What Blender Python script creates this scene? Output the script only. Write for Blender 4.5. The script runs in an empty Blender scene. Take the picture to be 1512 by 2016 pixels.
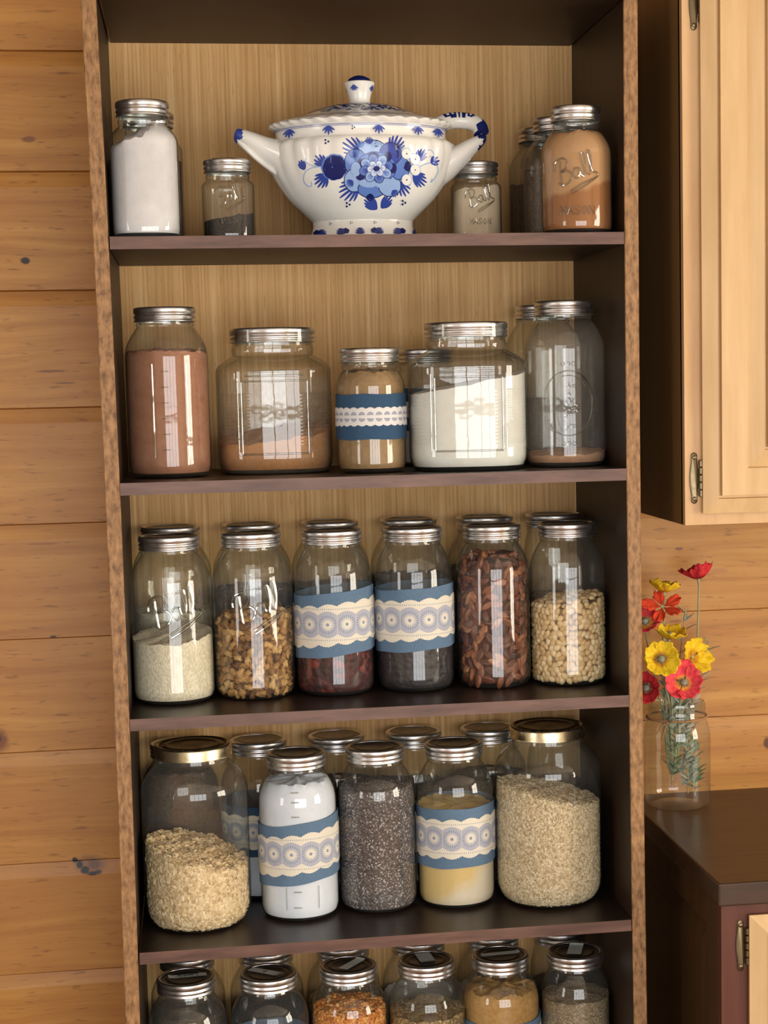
import bpy, math, random
from math import sin, cos, pi, sqrt, atan2, asin, radians
from mathutils import Vector, Matrix, Euler

random.seed(7)
scene = bpy.context.scene
COL = scene.collection

# ------------------------------------------------------------------ camera
cam_d = bpy.data.cameras.new('camera')
cam = bpy.data.objects.new('camera', cam_d)
COL.objects.link(cam)
cam.location = (-0.255885, -2.447665, -0.206448)
cam.rotation_euler = (1.463789, 0.021444, -0.147540)
cam_d.sensor_fit = 'HORIZONTAL'
cam_d.sensor_width = 36.0
cam_d.lens = 3404.300 / 1512 * 36.0
cam_d.shift_x = -132.997 / 1512
cam_d.shift_y = 107.163 / 1512
cam_d.clip_start = 0.05
scene.camera = cam

# ------------------------------------------------------------------ world, lights, exposure
W = bpy.data.worlds.new('world')
scene.world = W
W.use_nodes = True
bg = W.node_tree.nodes['Background']
bg.inputs[0].default_value = (1.0, 0.86, 0.68, 1)
bg.inputs[1].default_value = 0.25

scene.view_settings.view_transform = 'Standard'
scene.view_settings.look = 'None'
scene.view_settings.gamma = 1.0
scene.view_settings.exposure = -0.32
scene.view_settings.use_curve_mapping = False
scene.cycles.transparent_max_bounces = 32
scene.cycles.max_bounces = 10
scene.cycles.sample_clamp_indirect = 6.0


def area(name, loc, rot, sx, sy, radiance, color):
    d = bpy.data.lights.new(name, 'AREA')
    d.shape = 'RECTANGLE'
    d.size, d.size_y = sx, sy
    d.energy = radiance * pi * sx * sy
    d.color = color
    o = bpy.data.objects.new(name, d)
    o.location = loc
    o.rotation_euler = rot
    COL.objects.link(o)
    return o


# daylight through the glazed doors behind the photographer and two side windows
ROOM_X0, ROOM_X1, ROOM_Y0, ROOM_Z1, FLOOR_Z = -3.2, 3.2, -3.7, 0.72, -1.83
area('daylight', (0.30, ROOM_Y0 + 0.03, -0.60), (radians(90), 0, 0), 2.3, 1.75, 7.5, (0.94, 0.97, 1.0))
area('daylight', (ROOM_X1 - 0.03, -2.0, -0.40), (radians(90), 0, radians(90)), 1.5, 1.5, 16.0, (1.0, 0.90, 0.75))
area('daylight', (ROOM_X0 + 0.03, -2.5, -0.40), (radians(90), 0, radians(-90)), 0.8, 1.5, 7.0, (1.0, 0.97, 0.93))


# ------------------------------------------------------------------ mesh helpers
def lin(r, g, b, a=1.0):
    def f(c):
        c = c / 255.0
        return c / 12.92 if c <= 0.04045 else ((c + 0.055) / 1.055) ** 2.4
    return (f(r), f(g), f(b), a)


class MB:
    """collects vertices and faces for one mesh object"""

    def __init__(self):
        self.v, self.f, self.m = [], [], []

    def add(self, vs, fs, mi=0):
        o = len(self.v)
        self.v += [tuple(p) for p in vs]
        self.f += [tuple(i + o for i in f) for f in fs]
        self.m += [mi] * len(fs)
        return self

    def box(self, x0, x1, y0, y1, z0, z1, mi=0):
        vs = [(x0, y0, z0), (x1, y0, z0), (x1, y1, z0), (x0, y1, z0), (x0, y0, z1), (x1, y0, z1), (x1, y1, z1), (x0, y1, z1)]
        return self.add(vs, [(0, 3, 2, 1), (4, 5, 6, 7), (0, 1, 5, 4), (1, 2, 6, 5), (2, 3, 7, 6), (3, 0, 4, 7)], mi)

    def grid(self, rows, mi=0, closed=True, cap0=False, cap1=False):
        n = len(rows[0])
        vs = [p for r in rows for p in r]
        fs = []
        for i in range(len(rows) - 1):
            for j in range(n if closed else n - 1):
                k = (j + 1) % n
                fs.append((i * n + j, i * n + k, (i + 1) * n + k, (i + 1) * n + j))
        if cap0:
            fs.append(tuple(reversed(range(n))))
        if cap1:
            fs.append(tuple(range((len(rows) - 1) * n, len(rows) * n)))
        return self.add(vs, fs, mi)

    def lathe(self, prof, n=64, mi=0, rf=None, cx=0, cy=0, capped=True):
        """prof: list of (r, z); rf(theta, r, z) -> (x, y) overrides the circle"""
        rows = []
        for r, z in prof:
            row = []
            for j in range(n):
                t = 2 * pi * j / n
                if rf:
                    x, y = rf(t, r, z)
                else:
                    x, y = r * sin(t), -r * cos(t)
                row.append((x + cx, y + cy, z))
            rows.append(row)
        return self.grid(rows, mi, True, capped and prof[0][0] > 1e-6, capped and prof[-1][0] > 1e-6)

    def tube(self, pts, rad, n=6, mi=0, up=None):
        pts = [Vector(p) for p in pts]
        rows = []
        prev = None
        for i, p in enumerate(pts):
            d = (pts[min(i + 1, len(pts) - 1)] - pts[max(i - 1, 0)])
            if d.length < 1e-9:
                d = Vector((0, 0, 1))
            d.normalize()
            a = prev if prev is not None else (up or (Vector((0, 0, 1)) if abs(d.z) < .9 else Vector((1, 0, 0))))
            s = d.cross(a)
            if s.length < 1e-6:
                s = d.cross(Vector((1, 0, 0)))
            s.normalize()
            a = s.cross(d).normalized()
            prev = a
            r = rad[i] if isinstance(rad, (list, tuple)) else rad
            ra, rb = r if isinstance(r, (list, tuple)) else (r, r)
            rows.append([tuple(p + s * (ra * cos(2 * pi * k / n)) + a * (rb * sin(2 * pi * k / n))) for k in range(n)])
        return self.grid(rows, mi, True, True, True)

    def build(self, name, mats, parent=None, smooth=35, loc=None, bevel=0):
        me = bpy.data.meshes.new(name)
        me.from_pydata(self.v, [], self.f)
        me.update()
        if not isinstance(mats, (list, tuple)):
            mats = [mats]
        for m in mats:
            me.materials.append(m)
        if len(mats) > 1:
            me.polygons.foreach_set('material_index', self.m)
        if smooth:
            me.polygons.foreach_set('use_smooth', [True] * len(me.polygons))
            me.set_sharp_from_angle(angle=radians(smooth))
        o = bpy.data.objects.new(name, me)
        COL.objects.link(o)
        if parent:
            o.parent = parent
        if loc is not None:
            o.location = loc
        if bevel:
            b = o.modifiers.new('bevel', 'BEVEL')
            b.width = bevel
            b.segments = 2
            b.limit_method = 'ANGLE'
        return o


def tag(o, label, cat, group=None, kind=None):
    o['label'] = label
    o['category'] = cat
    if group:
        o['group'] = group
    if kind:
        o['kind'] = kind
    return o


def thing(name, label, cat, loc=(0, 0, 0), rz=0, group=None):
    o = bpy.data.objects.new(name, None)
    o.empty_display_size = 0.02
    COL.objects.link(o)
    o.location = loc
    o.rotation_euler = (0, 0, rz)
    return tag(o, label, cat, group)


def structure(o, label=None):
    o['kind'] = 'structure'
    if label:
        o['label'] = label
    return o


def spline(pts, n=8):
    """Catmull-Rom through points of any dimension"""
    out = []
    P = [pts[0]] + list(pts) + [pts[-1]]
    for i in range(1, len(P) - 2):
        p0, p1, p2, p3 = P[i - 1], P[i], P[i + 1], P[i + 2]
        for k in range(n):
            t = k / n
            out.append(tuple(0.5 * (2 * b + (c - a) * t + (2 * a - 5 * b + 4 * c - d) * t * t + (3 * b - a - 3 * c + d) * t ** 3)
                             for a, b, c, d in zip(p0, p1, p2, p3)))
    out.append(tuple(pts[-1]))
    return out


# ------------------------------------------------------------------ node helpers
class NT:
    def __init__(self, name):
        self.mat = bpy.data.materials.new(name)
        self.mat.use_nodes = True
        self.t = self.mat.node_tree
        self.t.nodes.clear()
        self.out = self.t.nodes.new('ShaderNodeOutputMaterial')

    def n(self, typ, ins=None, **attrs):
        nd = self.t.nodes.new('ShaderNode' + typ)
        for k, v in attrs.items():
            setattr(nd, k, v)
        for k, v in (ins or {}).items():
            self.set(nd.inputs[k], v)
        return nd

    def set(self, sock, v):
        if isinstance(v, bpy.types.NodeSocket):
            self.t.links.new(v, sock)
        else:
            sock.default_value = v

    def m(self, op, *a, clamp=False):
        nd = self.t.nodes.new('ShaderNodeMath')
        nd.operation = op
        nd.use_clamp = clamp
        for i, x in enumerate(a):
            self.set(nd.inputs[i], x)
        return nd.outputs[0]

    def mix(self, fac, a, b, mode='MIX'):
        nd = self.t.nodes.new('ShaderNodeMix')
        nd.data_type = 'RGBA'
        nd.blend_type = mode
        self.set(nd.inputs[0], fac)
        self.set(nd.inputs[6], a)
        self.set(nd.inputs[7], b)
        return nd.outputs[2]

    def ramp(self, fac, stops):
        nd = self.t.nodes.new('ShaderNodeValToRGB')
        el = nd.color_ramp.elements
        while len(el) < len(stops):
            el.new(0.5)
        for e, (p, c) in zip(el, stops):
            e.position = p
            e.color = c if len(c) == 4 else (*c, 1)
        self.set(nd.inputs[0], fac)
        return nd.outputs[0]

    def rng(self, v, a, b, c=0.0, d=1.0):
        nd = self.n('MapRange', {0: v, 1: a, 2: b, 3: c, 4: d}, clamp=True)
        return nd.outputs[0]

    def pos(self):
        tc = self.n('TexCoord')
        return tc.outputs['Object']

    def xyz(self, v):
        s = self.n('SeparateXYZ', {0: v})
        return s.outputs[0], s.outputs[1], s.outputs[2]

    def vec(self, x, y, z):
        return self.n('CombineXYZ', {0: x, 1: y, 2: z}).outputs[0]

    def scale(self, v, s):
        nd = self.n('VectorMath', {0: v, 1: s}, operation='MULTIPLY')
        return nd.outputs[0]

    def noise(self, v, s, detail=4, rough=0.55, dist=0.0):
        nd = self.n('TexNoise', {'Vector': v, 'Scale': s, 'Detail': detail, 'Roughness': rough, 'Distortion': dist})
        return nd.outputs[0]

    def bump(self, h, strength=0.2, dist=0.001):
        return self.n('Bump', {'Strength': strength, 'Distance': dist, 'Height': h}).outputs[0]

    def principled(self, color, rough=0.5, normal=None, metal=0.0, spec=0.5, **kw):
        ins = {'Base Color': color, 'Roughness': rough, 'Metallic': metal, 'Specular IOR Level': spec}
        if normal is not None:
            ins['Normal'] = normal
        ins.update(kw)
        p = self.n('BsdfPrincipled', ins)
        self.t.links.new(p.outputs[0], self.out.inputs[0])
        return self.mat


def plain(name, c, rough=0.5, metal=0.0, spec=0.5, **kw):
    return NT(name).principled(c, rough, None, metal, spec, **kw)


MAT = {}

SEAM0, PITCH = 0.314, 0.1832


def pine(name, knots=()):
    t = NT(name)
    P = t.pos()
    x, y, z = t.xyz(P)
    idx = t.m('FLOOR', t.m('DIVIDE', t.m('SUBTRACT', z, SEAM0), PITCH))
    rnd = t.n('TexWhiteNoise', {'W': idx}, noise_dimensions='1D').outputs[0]
    along = t.m('ADD', x, y)
    off = t.m('MULTIPLY', rnd, 40.0)
    wob = t.noise(t.vec(t.m('ADD', t.m('MULTIPLY', along, 2.2), off), 0.0, t.m('MULTIPLY', z, 5.0)), 1.0, 2)
    zz = t.m('ADD', z, t.m('MULTIPLY', wob, 0.05))
    grain = t.noise(t.vec(t.m('ADD', t.m('MULTIPLY', along, 1.6), off), 0.0, t.m('MULTIPLY', zz, 42.0)), 1.0, 6, 0.62)
    broad = t.noise(t.vec(t.m('ADD', t.m('MULTIPLY', along, 3.0), off), 3.0, t.m('MULTIPLY', z, 9.0)), 1.0, 3)
    fleck = t.noise(t.vec(t.m('ADD', t.m('MULTIPLY', along, 26.0), off), 7.0, t.m('MULTIPLY', z, 170.0)), 1.0, 2)
    col = t.ramp(grain, [(0.25, lin(150, 92, 34)), (0.48, lin(188, 131, 58)), (0.75, lin(212, 158, 80))])
    col = t.mix(t.rng(broad, 0.42, 0.72, 0, 0.65), col, lin(168, 106, 48))
    col = t.mix(t.rng(fleck, 0.60, 0.72, 0, 0.7), col, lin(120, 72, 32))
    col = t.mix(t.rng(rnd, 0, 1, 0, 0.25), col, lin(190, 135, 80))
    for (kx, kz, rx, rz, c, strg) in knots:
        dx = t.m('DIVIDE', t.m('SUBTRACT', x, kx), rx)
        dz = t.m('DIVIDE', t.m('SUBTRACT', z, kz), rz)
        d = t.m('SQRT', t.m('ADD', t.m('MULTIPLY', dx, dx), t.m('MULTIPLY', dz, dz)))
        d = t.m('ADD', d, t.m('MULTIPLY', t.m('SUBTRACT', t.noise(P, 60.0, 3), 0.5), 0.7))
        col = t.mix(t.rng(d, 0.6, 1.05, strg, 0), col, c)
    h = t.m('ADD', grain, t.m('MULTIPLY', fleck, 0.4))
    return t.principled(col, 0.42, t.bump(h, 0.12, 0.0008), 0, 0.45)


def stained(name, c1, c2, rough=0.4, stretch=(60, 3, 60), spec=0.4, bs=0.1, detail=5, lo=0.3, hi=0.72):
    t = NT(name)
    g = t.noise(t.scale(t.pos(), stretch), 1.0, detail, 0.6)
    col = t.ramp(g, [(lo, c1), (hi, c2)])
    return t.principled(col, rough, t.bump(g, bs, 0.0006), 0, spec)


KNOT_L = [(-0.508, -0.006, 0.008, 0.006, lin(40, 22, 16), 1.0), (-0.494, 0.18, 0.014, 0.006, lin(120, 72, 40), .8),
          (-0.450, -0.975, 0.030, 0.018, lin(140, 98, 62), 0.8), (-0.444, -0.975, 0.012, 0.010, lin(104, 74, 54), 0.8), (-0.474, -0.967, 0.006, 0.006, lin(40, 36, 42), 1.0), (-0.467, -0.975, 0.006, 0.008, lin(36, 32, 38), 1.0), (-0.459, -0.985, 0.008, 0.007, lin(30, 26, 30), 1.0), (-0.447, -0.991, 0.009, 0.004, lin(36, 28, 26), 1.0), (-0.437, -0.989, 0.006, 0.004, lin(44, 32, 28), .9),
          (-0.586, -0.765, 0.02, 0.02, lin(120, 66, 40), 0.9), (-0.588, -0.762, 0.009, 0.008, lin(58, 32, 24), 0.9),
          (-0.492, -0.60, 0.006, 0.003, lin(60, 36, 20), .9), (-0.50, -0.45, 0.03, 0.0025, lin(150, 92, 46), .7),
          (-0.475, -0.178, 0.03, 0.0022, lin(110, 64, 34), .8), (-0.455, -0.197, 0.02, 0.0018, lin(110, 64, 34), .7),
          (0.535, -0.618, 0.014, 0.003, lin(150, 92, 50), .8), (0.61, -0.535, 0.018, 0.006, lin(176, 116, 70), .6),
          (0.54, -0.495, 0.008, 0.003, lin(110, 74, 54), .8), (0.694, -0.835, 0.008, 0.012, lin(80, 48, 30), .9),
          (0.60, -0.84, 0.03, 0.004, lin(170, 112, 62), .7), (0.645, -0.712, 0.05, 0.006, lin(188, 124, 70), .7)]
MAT['pine'] = pine('knotty_pine_boards', KNOT_L)
MAT['pine_plain'] = pine('pine_boards')
MAT['dark'] = stained('dark_walnut_stain', lin(38, 24, 13), lin(52, 34, 20), 0.5, (40, 40, 3))
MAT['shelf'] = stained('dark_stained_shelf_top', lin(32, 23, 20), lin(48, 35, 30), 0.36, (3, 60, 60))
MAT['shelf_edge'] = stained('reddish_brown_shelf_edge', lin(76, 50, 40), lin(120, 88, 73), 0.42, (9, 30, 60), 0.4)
MAT['edge'] = stained('worn_brown_edge', lin(104, 74, 46), lin(174, 132, 88), 0.5, (150, 150, 60), 0.3, 0.2, 6, 0.32, 0.66)
MAT['maple'] = stained('clear_maple', lin(196, 160, 110), lin(218, 184, 136), 0.45, (30, 30, 3), 0.4, 0.05)
MAT['maple2'] = stained('maple_face_frame', lin(194, 152, 104), lin(216, 178, 130), 0.45, (26, 26, 4), 0.4, 0.05)
MAT['base_dark'] = stained('dark_base_side', lin(66, 44, 24), lin(80, 56, 32), 0.5, (40, 40, 3), 0.4)
MAT['cab_dark'] = stained('dark_cabinet_side', lin(116, 84, 46), lin(132, 98, 58), 0.55, (40, 40, 3), 0.4)
MAT['cab_red'] = stained('red_brown_stain', lin(82, 44, 32), lin(104, 62, 48), 0.4, (50, 50, 3), 0.4)
MAT['counter'] = stained('dark_wood_counter', lin(46, 31, 20), lin(74, 51, 34), 0.36, (3, 70, 70), 0.5)


def veneer():
    t = NT('straw_veneer')
    P = t.pos()
    x, y, z = t.xyz(P)
    a = t.noise(t.vec(t.m('MULTIPLY', x, 210.0), 0.0, t.m('MULTIPLY', z, 3.0)), 1.0, 4, 0.6)
    b = t.noise(t.vec(t.m('MULTIPLY', x, 34.0), 4.0, t.m('MULTIPLY', z, 1.2)), 1.0, 3, 0.6)
    c = t.noise(t.vec(t.m('MULTIPLY', x, 420.0), 9.0, t.m('MULTIPLY', z, 34.0)), 1.0, 2, 0.5)
    col = t.ramp(a, [(0.3, lin(192, 142, 86)), (0.52, lin(219, 174, 116)), (0.72, lin(235, 202, 148))])
    col = t.mix(t.rng(b, 0.42, 0.7, 0, 0.55), col, lin(186, 138, 80))
    col = t.mix(t.rng(c, 0.62, 0.78, 0, 0.6), col, lin(140, 100, 58))
    return t.principled(col, 0.6, t.bump(a, 0.1, 0.0004), 0, 0.25)


MAT['veneer'] = veneer()


def glass(name, haze=0.03, film=None, tint=(0.97, 0.98, 0.965), edge=(0.42, 0.44, 0.40), film_col=(0.75, 0.74, 0.7, 1), mirror=.06, power=2.4):
    """clear thin-walled jar glass: see-through, darker at grazing angles, mirror-like by Schlick; a faint dust film"""
    t = NT(name)
    fac = t.n('LayerWeight', {'Blend': 0.5}).outputs['Facing']
    f5 = t.m('POWER', fac, 5.0)
    fres = t.m('ADD', t.m('MULTIPLY', f5, 0.7), mirror, clamp=True)
    tin = t.mix(t.m('POWER', fac, power), (*tint, 1), (*edge, 1))
    tr = t.n('BsdfTransparent', {'Color': tin}).outputs[0]
    P = t.pos()
    nrm = t.bump(t.noise(P, 26.0, 2), 0.05, 0.004)
    gl = t.n('BsdfGlossy', {'Color': (1, 1, 1, 1), 'Roughness': 0.03, 'Normal': nrm}).outputs[0]
    hz = t.m('MULTIPLY', t.rng(t.noise(P, 14.0, 4), 0.3, 0.7, 0.6, 1.4), haze)
    if film:
        x, y, z = t.xyz(P)
        lo, hi, amt = film
        spots = t.rng(t.noise(P, 90.0, 5, 0.7), 0.35, 0.62, 0.35, 1.0)
        f = t.m('MULTIPLY', t.m('MULTIPLY', t.rng(z, hi, hi + 0.02, 1, 0), spots), amt)
        hz = t.m('ADD', hz, f, clamp=True)
    df = t.n('BsdfDiffuse', {'Color': film_col}).outputs[0]
    s1 = t.n('MixShader', {0: hz, 1: tr, 2: df}).outputs[0]
    s2 = t.n('MixShader', {0: fres, 1: s1, 2: gl}).outputs[0]
    t.t.links.new(s2, t.out.inputs[0])
    return t.mat


MAT['glass'] = glass('clear_jar_glass', 0.022)
MAT['glass_dusty'] = glass('dusty_jar_glass', 0.03, (0, 0.2, 0.10), film_col=(0.55, 0.51, 0.45, 1))
MAT['glass_sugar'] = glass('sugar_dusted_glass', 0.03, (0, 0.13, 0.20), film_col=(0.5, 0.42, 0.33, 1))
MAT['emboss'] = glass('raised_glass_lettering', 0.0, edge=(0.26, 0.27, 0.25), mirror=.16, power=.9)
MAT['glass_vase'] = glass('clear_vase_glass', 0.02, edge=(0.6, 0.62, 0.58))


def metal(name, c, rough=0.3, bs=0.0):
    t = NT(name)
    nz = t.noise(t.pos(), 90.0, 3)
    r = t.rng(nz, 0.3, 0.7, rough * 0.8, rough * 1.25)
    return t.principled(c, r, t.bump(nz, 0.04, 0.0006), 1.0, 0.5)


MAT['zinc'] = metal('silver_lid_metal', (0.74, 0.73, 0.72, 1), 0.33)
MAT['disc'] = metal('lid_disc_reflection_tone', (0.24, 0.225, 0.21, 1), 0.40)  # darker than the bands: dim reflection of the shelf above is in the colour
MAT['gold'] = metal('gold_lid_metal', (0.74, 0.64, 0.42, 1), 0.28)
MAT['gold_top'] = metal('gold_top_reflection_tone', (0.36, 0.28, 0.15, 1), 0.36)  # shelf underside's brown reflection put into this darker copy of the gold
MAT['brass'] = metal('antique_brass', (0.18, 0.14, 0.08, 1), 0.34)


def cloth():
    t = NT('blue_linen')
    x, y, z = t.xyz(t.pos())
    u = t.m('MULTIPLY', t.m('ARCTAN2', x, t.m('MULTIPLY', y, -1.0)), 0.06)
    a = t.noise(t.vec(t.m('MULTIPLY', u, 200.0), 0.0, t.m('MULTIPLY', z, 1800.0)), 1.0, 2)
    b = t.noise(t.vec(t.m('MULTIPLY', u, 1800.0), 2.0, t.m('MULTIPLY', z, 120.0)), 1.0, 2)
    w = t.m('ADD', a, b)
    col = t.ramp(t.m('MULTIPLY', w, 0.5), [(0.3, lin(82, 106, 130)), (0.7, lin(112, 136, 160))])
    return t.principled(col, 0.9, t.bump(w, 0.3, 0.0006), 0, 0.1)


MAT['linen'] = cloth()
MAT['linen_dark'] = cloth()
MAT['linen_dark'].name = 'indigo_linen'
for nd in MAT['linen_dark'].node_tree.nodes:
    if nd.type == 'VALTORGB':
        nd.color_ramp.elements[0].color = lin(46, 72, 98)
        nd.color_ramp.elements[1].color = lin(68, 94, 122)


def lace(R, z0, z1, pitch):
    t = NT('cream_lace')
    x, y, z = t.xyz(t.pos())
    ang = t.m('ARCTAN2', x, t.m('MULTIPLY', y, -1.0))
    u = t.m('DIVIDE', t.m('MULTIPLY', ang, R), pitch)
    fu = t.m('SUBTRACT', t.m('FRACT', t.m('ADD', u, 100.0)), 0.5)
    hv = (z1 - z0)
    fv = t.m('DIVIDE', t.m('SUBTRACT', z, (z0 + z1) / 2), pitch)
    r = t.m('SQRT', t.m('ADD', t.m('MULTIPLY', fu, fu), t.m('MULTIPLY', fv, fv)))
    th = t.m('ARCTAN2', fv, fu)
    spokes = t.m('SINE', t.m('MULTIPLY', th, 22.0))
    rings = t.m('SINE', t.m('MULTIPLY', r, 85.0))
    net = t.m('MULTIPLY', t.m('ADD', t.m('MULTIPLY', spokes, 0.5), t.m('ADD', t.m('MULTIPLY', rings, 0.45), 0.5)), 1.0, clamp=True)
    cream, hole = lin(224, 217, 200), lin(128, 140, 170)
    lat = t.m('MULTIPLY', t.m('SINE', t.m('MULTIPLY', t.m('ADD', fu, fv), 70.0)), t.m('SINE', t.m('MULTIPLY', t.m('SUBTRACT', fu, fv), 70.0)))
    lattice = t.mix(t.rng(lat, -0.3, 0.5), lin(150, 158, 182), lin(206, 202, 198))
    dense = t.m('ADD', t.m('MULTIPLY', net, 0.75), t.rng(r, .20, .42, .55, -.1), clamp=True)
    sparse = t.mix(dense, hole, lin(214, 210, 202))
    col = t.mix(t.rng(r, .44, .52), sparse, lattice)
    seam = t.m('GREATER_THAN', t.m('ABSOLUTE', fu), 0.482)
    col = t.mix(t.m('MULTIPLY', seam, 0.45), col, cream)
    # bright rosette heart with a small hole
    heart = t.m('LESS_THAN', r, t.m('ADD', 0.235, t.m('MULTIPLY', t.m('SINE', t.m('MULTIPLY', th, 14.0)), 0.05)))
    col = t.mix(heart, col, cream)
    col = t.mix(t.m('LESS_THAN', r, 0.085), col, lin(142, 152, 178))
    # dense borders with pinholes
    av = t.m('ABSOLUTE', fv)
    edge0 = hv / 2 / pitch
    border = t.m('GREATER_THAN', t.m('ADD', av, t.m('MULTIPLY', t.m('COSINE', t.m('MULTIPLY', fu, pi)), -0.20)), edge0 - 0.46)
    pin = t.m('MULTIPLY', t.m('GREATER_THAN', t.m('SINE', t.m('MULTIPLY', u, 2 * pi * 9)), 0.55),
              t.m('LESS_THAN', t.m('ABSOLUTE', t.m('SUBTRACT', av, edge0 - 0.15)), 0.035))
    bc = t.mix(pin, cream, lin(136, 146, 166))
    col = t.mix(border, col, bc)
    return t.principled(col, 0.9, t.bump(net, 0.3, 0.0005), 0, 0.1)


def lace_fan(R, z0, z1, pitch):
    t = NT('white_fan_lace')
    x, y, z = t.xyz(t.pos())
    ang = t.m('ARCTAN2', x, t.m('MULTIPLY', y, -1.0))
    u = t.m('DIVIDE', t.m('MULTIPLY', ang, R), pitch)
    fu = t.m('SUBTRACT', t.m('FRACT', t.m('ADD', u, 100.0)), 0.5)
    av = t.m('DIVIDE', t.m('ABSOLUTE', t.m('SUBTRACT', z, (z0 + z1) / 2)), pitch)
    dv = t.m('SUBTRACT', av, 0.18)
    r = t.m('SQRT', t.m('ADD', t.m('MULTIPLY', fu, fu), t.m('MULTIPLY', dv, dv)))
    th = t.m('ARCTAN2', dv, fu)
    spokes = t.rng(t.m('SINE', t.m('MULTIPLY', th, 14.0)), -0.3, 0.5)
    white = lin(222, 219, 216)
    net = t.mix(spokes, lin(130, 138, 158), lin(190, 190, 198))
    fan = t.m('MULTIPLY', t.m('LESS_THAN', r, 0.40), t.m('GREATER_THAN', dv, 0.0))
    col = t.mix(fan, white, net)
    return t.principled(col, 0.9, None, 0, 0.1)


def powder(name, c1, c2, scale=60.0, bs=0.25, rough=0.9):
    t = NT(name)
    P = t.pos()
    n = t.m('ADD', t.m('MULTIPLY', t.noise(P, scale, 5, 0.65), 0.6), t.m('MULTIPLY', t.noise(P, 12.0, 3), 0.4))
    col = t.ramp(n, [(0.35, c1), (0.65, c2)])
    return t.principled(col, rough, t.bump(n, bs, 0.002), 0, 0.15)


def grain(name, stops, scale, stretch=(1, 1, 1), bs=0.8, dist=0.0012, rough=0.7, spec=0.3):
    t = NT(name)
    P = t.scale(t.pos(), stretch)
    v = t.n('TexVoronoi', {'Vector': P, 'Scale': scale}, feature='F1')
    rnd = t.xyz(v.outputs['Color'])[0]
    col = t.ramp(rnd, stops)
    h = t.m('SUBTRACT', 1.0, v.outputs['Distance'])
    return t.principled(col, rough, t.bump(h, bs, dist), 0, spec)


MAT['flour'] = powder('white_flour', lin(214, 210, 212), lin(230, 227, 229), 40, 0.12)
MAT['cool_flour'] = powder('white_starch', lin(218, 224, 236), lin(232, 236, 244), 40, 0.12)
MAT['warm_flour'] = powder('white_sugar', lin(218, 216, 208), lin(230, 228, 221), 50, 0.1)
MAT['cocoa'] = powder('pinkish_cocoa', lin(156, 106, 78), lin(176, 124, 96), 70, 0.2)
MAT['brown_sugar'] = powder('brown_sugar_grains', lin(172, 112, 54), lin(194, 134, 74), 200, 0.3)
MAT['beige'] = powder('beige_powder', lin(196, 174, 146), lin(212, 192, 166), 60, 0.15)
MAT['khaki'] = powder('khaki_powder', lin(140, 110, 72), lin(168, 136, 96), 110, 0.3)
MAT['residue'] = powder('tan_residue', lin(186, 138, 102), lin(206, 160, 124), 120, 0.3)
MAT['brown_fill'] = grain('brown_grain', [(0.0, lin(70, 54, 40)), (1.0, lin(104, 82, 62))], 420)
MAT['dark_fill'] = grain('dark_grain', [(0.0, lin(40, 30, 26)), (1.0, lin(66, 50, 42))], 300)
MAT['black_fill'] = grain('black_tea', [(0.0, lin(24, 20, 20)), (1.0, lin(56, 48, 44))], 420, bs=0.9)
MAT['chia'] = grain('chia_seed', [(0.0, lin(56, 48, 46)), (0.55, lin(90, 80, 78)), (0.82, lin(112, 102, 100)), (0.93, lin(176, 168, 164)), (1.0, lin(206, 200, 196))], 560, bs=0.7, dist=0.0008)
MAT['rice'] = grain('rice_grain', [(0.0, lin(212, 200, 170)), (1.0, lin(244, 234, 210))], 330, (1.4, 1.4, 0.8), 0.6, 0.001)
MAT['seed_grey'] = grain('grey_brown_seed', [(0.0, lin(106, 90, 68)), (0.7, lin(150, 132, 104)), (1.0, lin(186, 168, 138))], 520, bs=0.7, dist=0.0008)
MAT['seed_tan'] = grain('tan_seed', [(0.0, lin(110, 88, 52)), (0.6, lin(158, 132, 86)), (1.0, lin(206, 182, 136))], 300, (1.3, 1.3, .8), bs=0.9)
MAT['nutri'] = powder('golden_meal', lin(170, 124, 66), lin(204, 162, 98), 170, 0.5)
MAT['cran'] = grain('dried_cranberry', [(0.0, lin(40, 12, 14)), (0.7, lin(80, 20, 24)), (1.0, lin(130, 48, 30))], 95, bs=1.0, dist=0.004, rough=0.55, spec=0.3)
MAT['raisin'] = grain('dark_dried_fruit', [(0.0, lin(26, 20, 24)), (1.0, lin(44, 36, 40))], 110, bs=0.8, dist=0.003, rough=0.5, spec=0.4)


def two_tone(name, c_low, c_high, z0, slope, wig=0.03, fine=0.1, soft=.004):
    t = NT(name)
    P = t.pos()
    x, y, z = t.xyz(P)
    d = t.m('SUBTRACT', t.m('SUBTRACT', z, z0), t.m('MULTIPLY', x, slope))
    d = t.m('ADD', d, t.m('MULTIPLY', t.m('SUBTRACT', t.noise(P, 26.0, 4), 0.5), wig))
    n = t.noise(P, 140.0, 4)
    col = t.mix(t.rng(d, -soft, soft), c_low, c_high)
    col = t.mix(t.rng(n, 0.35, 0.65, 0, fine), col, (1, 0.9, 0.75, 1), 'MULTIPLY')
    return t.principled(col, 0.9, t.bump(n, 0.2, 0.0015), 0, 0.15)


MAT['cinnamon'] = two_tone('cinnamon_sugar_layers', lin(154, 100, 54), lin(188, 144, 100), 0.064, 0.25)
MAT['polenta'] = two_tone('polenta_layers', lin(226, 214, 192), lin(222, 194, 132), 0.036, 0.75, 0.05, 0.4, .014)


def particle(name, stops, rough=0.6, spec=0.4):
    """material whose colour varies from loose piece to loose piece"""
    t = NT(name)
    r = t.n('NewGeometry').outputs['Random Per Island']
    n = t.noise(t.pos(), 300.0, 3)
    col = t.ramp(t.m('ADD', t.m('MULTIPLY', r, 0.8), t.m('MULTIPLY', n, 0.2)), stops)
    return t.principled(col, rough, t.bump(n, 0.2, 0.0006), 0, spec)


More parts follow.
